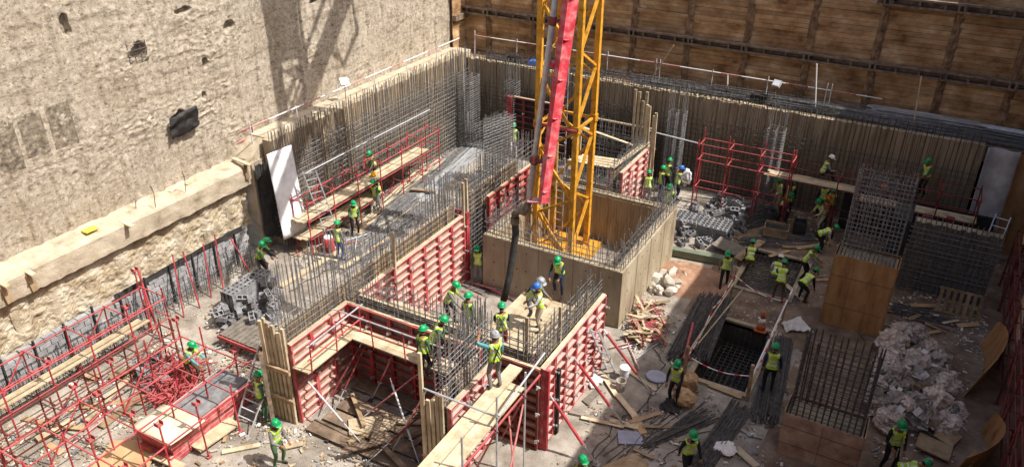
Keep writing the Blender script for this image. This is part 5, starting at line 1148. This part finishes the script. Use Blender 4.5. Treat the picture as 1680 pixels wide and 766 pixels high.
def person(label, head, z, view, pose, vest='vest', helmet='green', shirt='navy', pants='navy', s=None, harness=False, sleeves=True, tilt=0.):
    s = s or U(.96, 1.04); hz, back, lean, hp, hands, feet = POSES[pose]; Y = Quaternion((0, 0, 1), R(29-view))
    ln = R(lean+U(-3, 3)); pel = Vector((0, back, hz)); ax = Vector((0, math.sin(ln), math.cos(ln))); fw = Vector((0, math.cos(ln), -math.sin(ln)))
    chest = pel+ax*.34; neck = pel+ax*.53; hpr = ln*.55+R(hp)*.5; hax = Vector((U(-.06, .06), math.sin(hpr), math.cos(hpr))).normalized()
    hb = neck+hax*.09; hc = hb+hax*.10; ht = hb+hax*.20
    V, Ed, Rd, Tg = [], [], [], []
    def v(p, r, par=None, r2=None):
        V.append(Vector(p)); Rd.append((r, r2 or r)); i = len(V)-1
        if par is not None: Ed.append((par, i))
        return i
    iw = v(pel+ax*.02, .135, None, .105); i1 = v(pel+ax*.18, .125, iw, .10); i2 = v(chest, .15, i1, .11); i3 = v(pel+ax*.46, .13, i2, .09); i4 = v(neck, .058, i3); i5 = v(hb, .062, i4); i6 = v(hc+fw*.01, .088, i5, .095); v(ht-hax*.03, .07, i6)
    B = [('torso', pel, neck), ('head', hb-hax*.03, ht)]; HD = []
    for sg, hn, ft in ((-1, hands[0], feet[0]), (1, hands[1], feet[1])):
        sh = pel+ax*.45+Vector((.185*sg, 0, 0)); tgt = chest+Vector((hn[0], hn[1], hn[2]))+Vector((U(-.03, .03), U(-.04, .04), U(-.04, .04)))
        el, wr = ik(sh, tgt, .285, .25, (.5*sg, -.6, -.4)); a0 = v(sh, .068, i3); a1 = v((sh+el)/2, .055, a0); a2 = v(el, .046, a1); a3 = v((el+wr)/2, .042, a2); v(wr, .031, a3)
        B += [('uarm', sh, el), ('farm', el, wr)]; HD.append((wr, (wr-el).normalized(), sg))
        hip = pel+Vector((.095*sg, 0, -.03)); fp = Vector((ft[0], ft[1], .085)); kn, an = ik(hip, fp, .435, .42, (.15*sg, 1, .25))
        l0 = v(hip, .095, iw); l1 = v(hip.lerp(kn, .5), .082, l0); l2 = v(kn, .062, l1); l3 = v(kn.lerp(an, .35), .06, l2); l4 = v(an, .046, l3); l5 = v(an+Vector((.01*sg, .06, -.045)), .045, l4); v(an+Vector((.025*sg, .17, -.055)), .036, l5)
        B += [('leg', hip, kn), ('leg', kn, an), ('foot', an+Vector((0, -.03, -.05)), an+Vector((0, .2, -.05)))]
    me = bpy.data.meshes.new('body'); me.from_pydata([tuple(p*s) for p in V], Ed, []); ob = bpy.data.objects.new('skin_tmp', me); COL.objects.link(ob)
    md = ob.modifiers.new('skin', 'SKIN'); md.use_smooth_shade = True
    for i, (a, c) in enumerate(Rd): me.skin_vertices[0].data[i].radius = (a*s, c*s)
    me.skin_vertices[0].data[0].use_root = True
    sb = ob.modifiers.new('sub', 'SUBSURF'); sb.levels = 2; sb.render_levels = 2
    top = (hc+hax*.15)*s; tw = Y @ top; P = gz(head[0], head[1], z+tw.z); root = Vector((P.x-tw.x, P.y-tw.y, z))
    PEND.append(dict(ob=ob, label=label, root=root, Y=Y, B=B, HD=HD, hc=hc, hax=hax, ax=ax, fw=fw, pel=pel, neck=neck, vest=vest, helmet=helmet, shirt=shirt, pants=pants, s=s, harness=harness, sleeves=sleeves))
def segd(p, a, c):
    d = c-a; t = (p-a).dot(d)/d.dot(d); tc = max(0, min(1, t)); return (p-(a+d*tc)).length, t
def finish_people():
    dg = bpy.context.evaluated_depsgraph_get(); dg.update()
    for D in PEND:
        raw = bpy.data.meshes.new_from_object(D['ob'].evaluated_get(dg)); s = D['s']
        vs = [x.co.copy() for x in raw.vertices]; fs = [tuple(p.vertices) for p in raw.polygons]; ns = [x.normal.copy() for x in raw.vertices]
        RAD = dict(torso=.14, head=.09, uarm=.055, farm=.04, leg=.07, foot=.045); mi = []; vf = []; vm = []
        dp = (D['hc']).copy()
        for f in fs:
            c = sum((vs[i] for i in f), Vector())/len(f)/s; best = None
            for nm, a, e in D['B']:
                dd, t = segd(c, a, e); k = dd/RAD[nm]
                if best is None or k < best[0]: best = (k, nm, t)
            nm, t = best[1], best[2]
            if nm == 'head': m_ = 1 if (c-D['hc']).dot(D['fw']) < -.015 and (c-D['hc']).dot(D['hax']) > -.05 else 0
            elif nm == 'foot': m_ = 4
            elif nm == 'leg': m_ = 3
            elif nm == 'farm': m_ = 2 if D['sleeves'] and t < .9 else 0
            elif nm == 'torso': m_ = 0 if t > .98 else (3 if t < .12 else 2)
            else: m_ = 2
            mi.append(m_)
            rel = c-D['pel']; h = rel.dot(D['ax']); lat = abs(rel.x); fr = rel.dot(D['fw'])
            if D['vest'] and h > .02 and h < .52 and lat < .19 and (nm in ('torso', 'uarm')) and not(nm == 'uarm' and lat > .165) and not(fr > .03 and lat < .018 and h > .38):
                vf.append(f); vm.append(1 if (.12 < h < .165 or .26 < h < .305 or (h > .3 and .075 < lat < .115)) else 0)
        b = MB(); b.v = [tuple(x) for x in vs]; b.f = list(fs); b.m = list(mi)
        for wr, dr, sg in D['HD']:                                   # hands: palm, four fingers, thumb
            sd_ = Vector((1, 0, 0)) if abs(dr.x) < .8 else Vector((0, 1, 0)); sd_ = (sd_-dr*sd_.dot(dr)).normalized(); n_ = dr.cross(sd_)
            S_ = lambda p: p*s
            b.tube([S_(wr-dr*.01), S_(wr+dr*.045), S_(wr+dr*.085)], [.028*s, .038*s, .036*s], 7, 0)
            for k in range(4):
                o_ = sd_*(-.03+.02*k); L = (.06, .07, .075, .062)[k]; a = wr+dr*.08+o_
                b.tube([S_(a), S_(a+dr*L*.55+n_*.012), S_(a+dr*L*.85+n_*.035)], [.010*s, .0095*s, .008*s], 5, 0)
            a = wr+dr*.03+sd_*(.03*-sg); b.tube([S_(a), S_(a+dr*.04+sd_*(-.025*sg)), S_(a+dr*.07+sd_*(-.025*sg)+n_*.015)], [.013*s, .011*s, .009*s], 5, 0)
        hc, fw_, hx = D['hc'], D['fw'], D['hax']; hf = (fw_-hx*fw_.dot(hx)).normalized()
        b.tube([(hc+hf*.085+hx*.03)*s, (hc+hf*.112-hx*.012)*s, (hc+hf*.09-hx*.022)*s], [.009*s, .016*s, .010*s], 6, 0)     # nose
        for sg in (-1, 1):
            b.tube([(hc+Vector((.086*sg, 0, 0))+hx*.025)*s, (hc+Vector((.098*sg, 0, 0))-hf*.012)*s, (hc+Vector((.086*sg, 0, 0))-hx*.03)*s], [.012*s, .02*s, .010*s], 6, 0)   # ears
            b.lathe((hc+hf*.09+Vector((.033*sg, 0, 0))+hx*.028)*s, [(.004*s, -.008*s), (.010*s, 0), (.004*s, .008*s)], 6, mi=5)                                        # eyes
        b.tube([(hc+hf*.088-hx*.048+Vector((-.022, 0, 0)))*s, (hc+hf*.097-hx*.05)*s, (hc+hf*.088-hx*.048+Vector((.022, 0, 0)))*s], .006*s, 5, 6)                          # mouth
        t = thing('person', D['label'], 'person', D['root'])
        def put(name, bb, mats_, sm=True):
            o = bpy.data.objects.new(name, bb.mesh(name, mats_, (0, 0, 0), sm)); o.rotation_mode = 'QUATERNION'; o.rotation_quaternion = D['Y']; link(o, t, D['root']); return o
        put('body', b, ['cloth_skin', 'cloth_hair', 'cloth_'+D['shirt'], 'cloth_'+D['pants'], 'cloth_boots', 'cloth_black', 'cloth_maroon'])
        if vf:
            b = MB(); used = {}; 
            for f, m_ in zip(vf, vm):
                for i in f:
                    if i not in used: used[i] = len(b.v); b.v.append(tuple(vs[i]+ns[i]*.017*s))
                b.f.append(tuple(used[i] for i in f)); b.m.append(m_)
            put('safety_vest', b, [D['vest'], 'band'])
        # helmet
        q = Matrix((Vector((1, 0, 0)), hf, hx)).transposed(); X = (hf.cross(hx)).normalized(); q = Matrix((X, hf, hx)).transposed().to_quaternion()
        b = MB(); c = (hc+hx*.035)*s; pr = [(.142, 0), (.128, .008), (.122, .03), (.116, .065), (.096, .1), (.06, .122), (.02, .13)]
        b.lathe(c, [(r*s, z*s) for r, z in pr], 18, q, 0, .92, 1.06)
        b.slab(lambda a, e: c+q @ Vector(((a-.5)*.22*s, (.125+.075*e*(1-(2*a-1)**2)**.5)*s, (.006-.012*e)*s)), 8, 3, q @ Vector((0, 0, .008*s)))
        b.beam(c+q @ Vector((0, -.1, .112))*s, c+q @ Vector((0, .1, .112))*s, .03*s, .045*s, 0, q @ Vector((0, 0, 1)))
        put('hard_hat', b, ['helmet_'+D['helmet']])
        if D['harness']:
            b = MB(); pl, A_, F_ = D['pel'], D['ax'], D['fw']
            for sg in (-1, 1): b.tube([(pl+A_*.5+F_*-.08+Vector((.11*sg, 0, 0)))*s, (pl+A_*.34-F_*.145)*s, (pl+A_*.1-F_*.135+Vector((-.1*sg, 0, 0)))*s, (pl-A_*.02-F_*.12+Vector((-.12*sg, 0, 0)))*s], .015*s, 5)
            put('safety_harness', b, ['cloth_black'])
        bpy.data.objects.remove(D['ob'])
ZD = 2.13
P_ = person
P_('worker in lime vest seen from behind at the red form of the second core', (1065, 279), 0, 10, 'stand', shirt='green', pants='grey')
P_('worker in lime vest and navy clothes left of the man in white at the back', (1089, 272), 0, 80, 'stand', pants='blue')
P_('farthest worker of the standing group beside the second core', (1100, 259), 0, 60, 'hold', shirt='black', pants='black')
P_('worker in a blue hard hat holding a white sack at the block stack', (1119, 272), 0, 95, 'carry', helmet='blue', shirt='grey', pants='navy')
P_('worker in lime vest standing in front of the group by the block stack', (1100, 303), 0, 190, 'stand', shirt='green', pants='brown')
P_('worker in a white hard hat crouching on the plank lift at the back', (1367, 255), 2.33, 100, 'sit', helmet='white', shirt='grey', pants='black')
P_('worker in beige clothes standing below the plank lift at the back', (1278, 291), 0, 250, 'hold', shirt='beige', pants='beige')
P_('dark clothed worker behind the beige one below the plank lift', (1301, 294), 0, 200, 'stand', shirt='black', pants='black')
P_('worker in a dull green vest in front of the beige worker', (1300, 316), 0, 160, 'lean', shirt='navy', pants='black')
P_('worker in a dark hard hat with his back turned in the shaded group', (1356, 298), 0, 10, 'stand', helmet='dark', pants='black')
P_('rightmost green helmeted worker of the shaded group', (1370, 307), 0, 230, 'stand', shirt='green', pants='black')
P_('worker in an orange vest and orange hard hat in the shaded group', (1361, 321), 0, 170, 'stand', vest='vest_orange', helmet='orange', shirt='brown', pants='brown')
P_('worker leaning towards the ground left of the orange vested one', (1343, 326), 0, 260, 'lean', shirt='beige', pants='beige')
P_('worker bending down beside the tall plywood column cage', (1376, 371), 0, 100, 'bend', shirt='beige', pants='black')
P_('worker in a white hard hat half hidden behind the tall column cage', (1403, 292), 0, 120, 'stand', helmet='white', shirt='grey', pants='black')
P_('worker half hidden by the tall column cage wearing an orange hard hat', (1452, 303), .6, 150, 'stand', helmet='orange', shirt='brown', pants='black')
P_('lone dark worker standing on the right end platform', (1523, 260), 2.13, 250, 'hold', shirt='green', pants='black')
P_('worker in the dark gap below the right end platform', (1525, 343), 0, 200, 'stand', shirt='green', pants='black')
P_('worker squatting at the far edge of the rebar mat pit', (1236, 392), 0, 20, 'squat', shirt='navy', pants='brown')
P_('worker walking on the sand heap beside the rebar mat pit', (1195, 412), 0, 200, 'walk', shirt='grey', pants='black')
P_('worker at the near side of the rebar mat pit looking down', (1288, 425), 0, 20, 'lean', shirt='navy', pants='brown')
P_('worker in a white hard hat crouching in the rebar mat pit', (1283, 417), -.1, 30, 'squat', helmet='white', shirt='white', pants='grey')
P_('worker leaning over beside the tall plywood column', (1343, 403), 0, 110, 'lean', shirt='grey', pants='black')
P_('dark clothed worker bending low beside the tall plywood column', (1341, 440), 0, 60, 'bend', shirt='black', pants='black')
P_('worker with his back turned on the bars right of the deep pit', (1274, 563), .1, 15, 'stand', shirt='navy', pants='black')
P_('dark clothed worker looking down left of the deep pit', (1112, 592), .02, 215, 'hold', shirt='black', pants='black')
P_('worker walking in the foreground beside the dark bar bundles', (1139, 708), 0, 170, 'walk', shirt='black', pants='black')
P_('worker with a shovel handle standing before the bag heap', (1482, 692), 0, 185, 'hold', shirt='black', pants='black')
P_('worker bending at the bottom right edge before the bag heap', (1527, 757), 0, 110, 'bend', shirt='green', pants='black')
P_('worker at the bottom edge of whom only the green hard hat shows', (957, 748), 0, 150, 'stand', shirt='green', pants='black')
P_('worker crouched at the far end of the block heap on the left', (431, 397), .2, 120, 'lean', shirt='green', pants='grey')
P_('worker stooping beside the block heap next to the crouched one', (439, 390), .2, 60, 'lean', shirt='navy', pants='black')
P_('worker standing next to the red fuel drum by the long ladder', (553, 362), 0, 30, 'stand', shirt='grey', pants='blue')
P_('worker with folded arms on the floor beside the left scaffold', (579, 330), 0, 150, 'hold', shirt='green', pants='black')
P_('worker in pale trousers carrying a load by the left scaffold', (611, 295), 0, 210, 'walk', shirt='green', pants='white')
P_('worker in a yellow hard hat behind the load carrier on the left', (612, 283), 0, 240, 'hold', helmet='yellow', shirt='navy', pants='navy')
P_('worker behind the left scaffold of whom the green hard hat shows', (604, 249), .8, 200, 'lean', shirt='green', pants='black')
P_('far worker standing beside the pale free standing rebar cage', (843, 202), 1.0, 190, 'stand', shirt='green', pants='white')
P_('worker standing in the gap between the long wall and the concrete core', (783, 403), 0, 190, 'stand', shirt='green', pants='grey')
P_('worker reaching over the front wall of the concrete core', (914, 423), ZD, 200, 'lean', shirt='navy', pants='navy')
P_('worker in a grey hard hat stooping on the deck of the central box', (890, 457), ZD, 120, 'lean', helmet='grey', shirt='grey', pants='grey', harness=True)
P_('worker in a blue hard hat and pale trousers on the deck of the central box', (879, 465), ZD, 260, 'hold', helmet='blue', shirt='white', pants='beige')
P_('worker in maroon trousers holding the end hose on the deck', (823, 496), ZD, 350, 'hold', shirt='navy', pants='maroon', harness=True)
P_('worker in a grey hard hat reaching to the tall bars on the planked walkway', (812, 543), 2.9, 330, 'reach', helmet='grey', shirt='teal', pants='grey', harness=True, sleeves=False)
P_('worker stooping behind the dense cage at the cross wall', (750, 463), ZD, 110, 'lean', shirt='grey', pants='black')
P_('second worker close behind the dense cage in a lime vest', (768, 480), ZD, 40, 'stand', shirt='green', pants='black')
P_('worker between the walkway and the dense cage above the shaft', (731, 519), ZD, 90, 'lean', shirt='green', pants='black')
P_('worker with a harness on the walkway at the right of the shaft', (694, 534), ZD, 40, 'stand', shirt='green', pants='black', harness=True)
P_('worker handling red tubes among the falsework on the left', (316, 561), .2, 100, 'lean', shirt='teal', pants='brown')
P_('worker with a red scarf standing at the bottom left by the ladder', (452, 689), 0, 120, 'hold', shirt='grey', pants='green')
P_('worker half hidden behind the ladder at the near end of the long wall', (424, 608), 0, 60, 'stand', shirt='green', pants='green')
finish_people()
p = gz(1478, 740, .9)
o = rod('shovel_handle', gz(1465, 766, .05), gz(1474, 736, 1.0), .02, 'plank'); tag(o, 'wooden shovel handle held by the worker before the bag heap', 'shovel')
bm = rock(77, 3, .4); o = place('white_sack', bm_mesh(bm, 'white_sack', 'white_sheet', True), gz(1127, 292, 1.0)+Vector((0, 0, 0)), None, (.22, .2, .42)); tag(o, 'white sack held by the worker in the blue hard hat', 'sack')
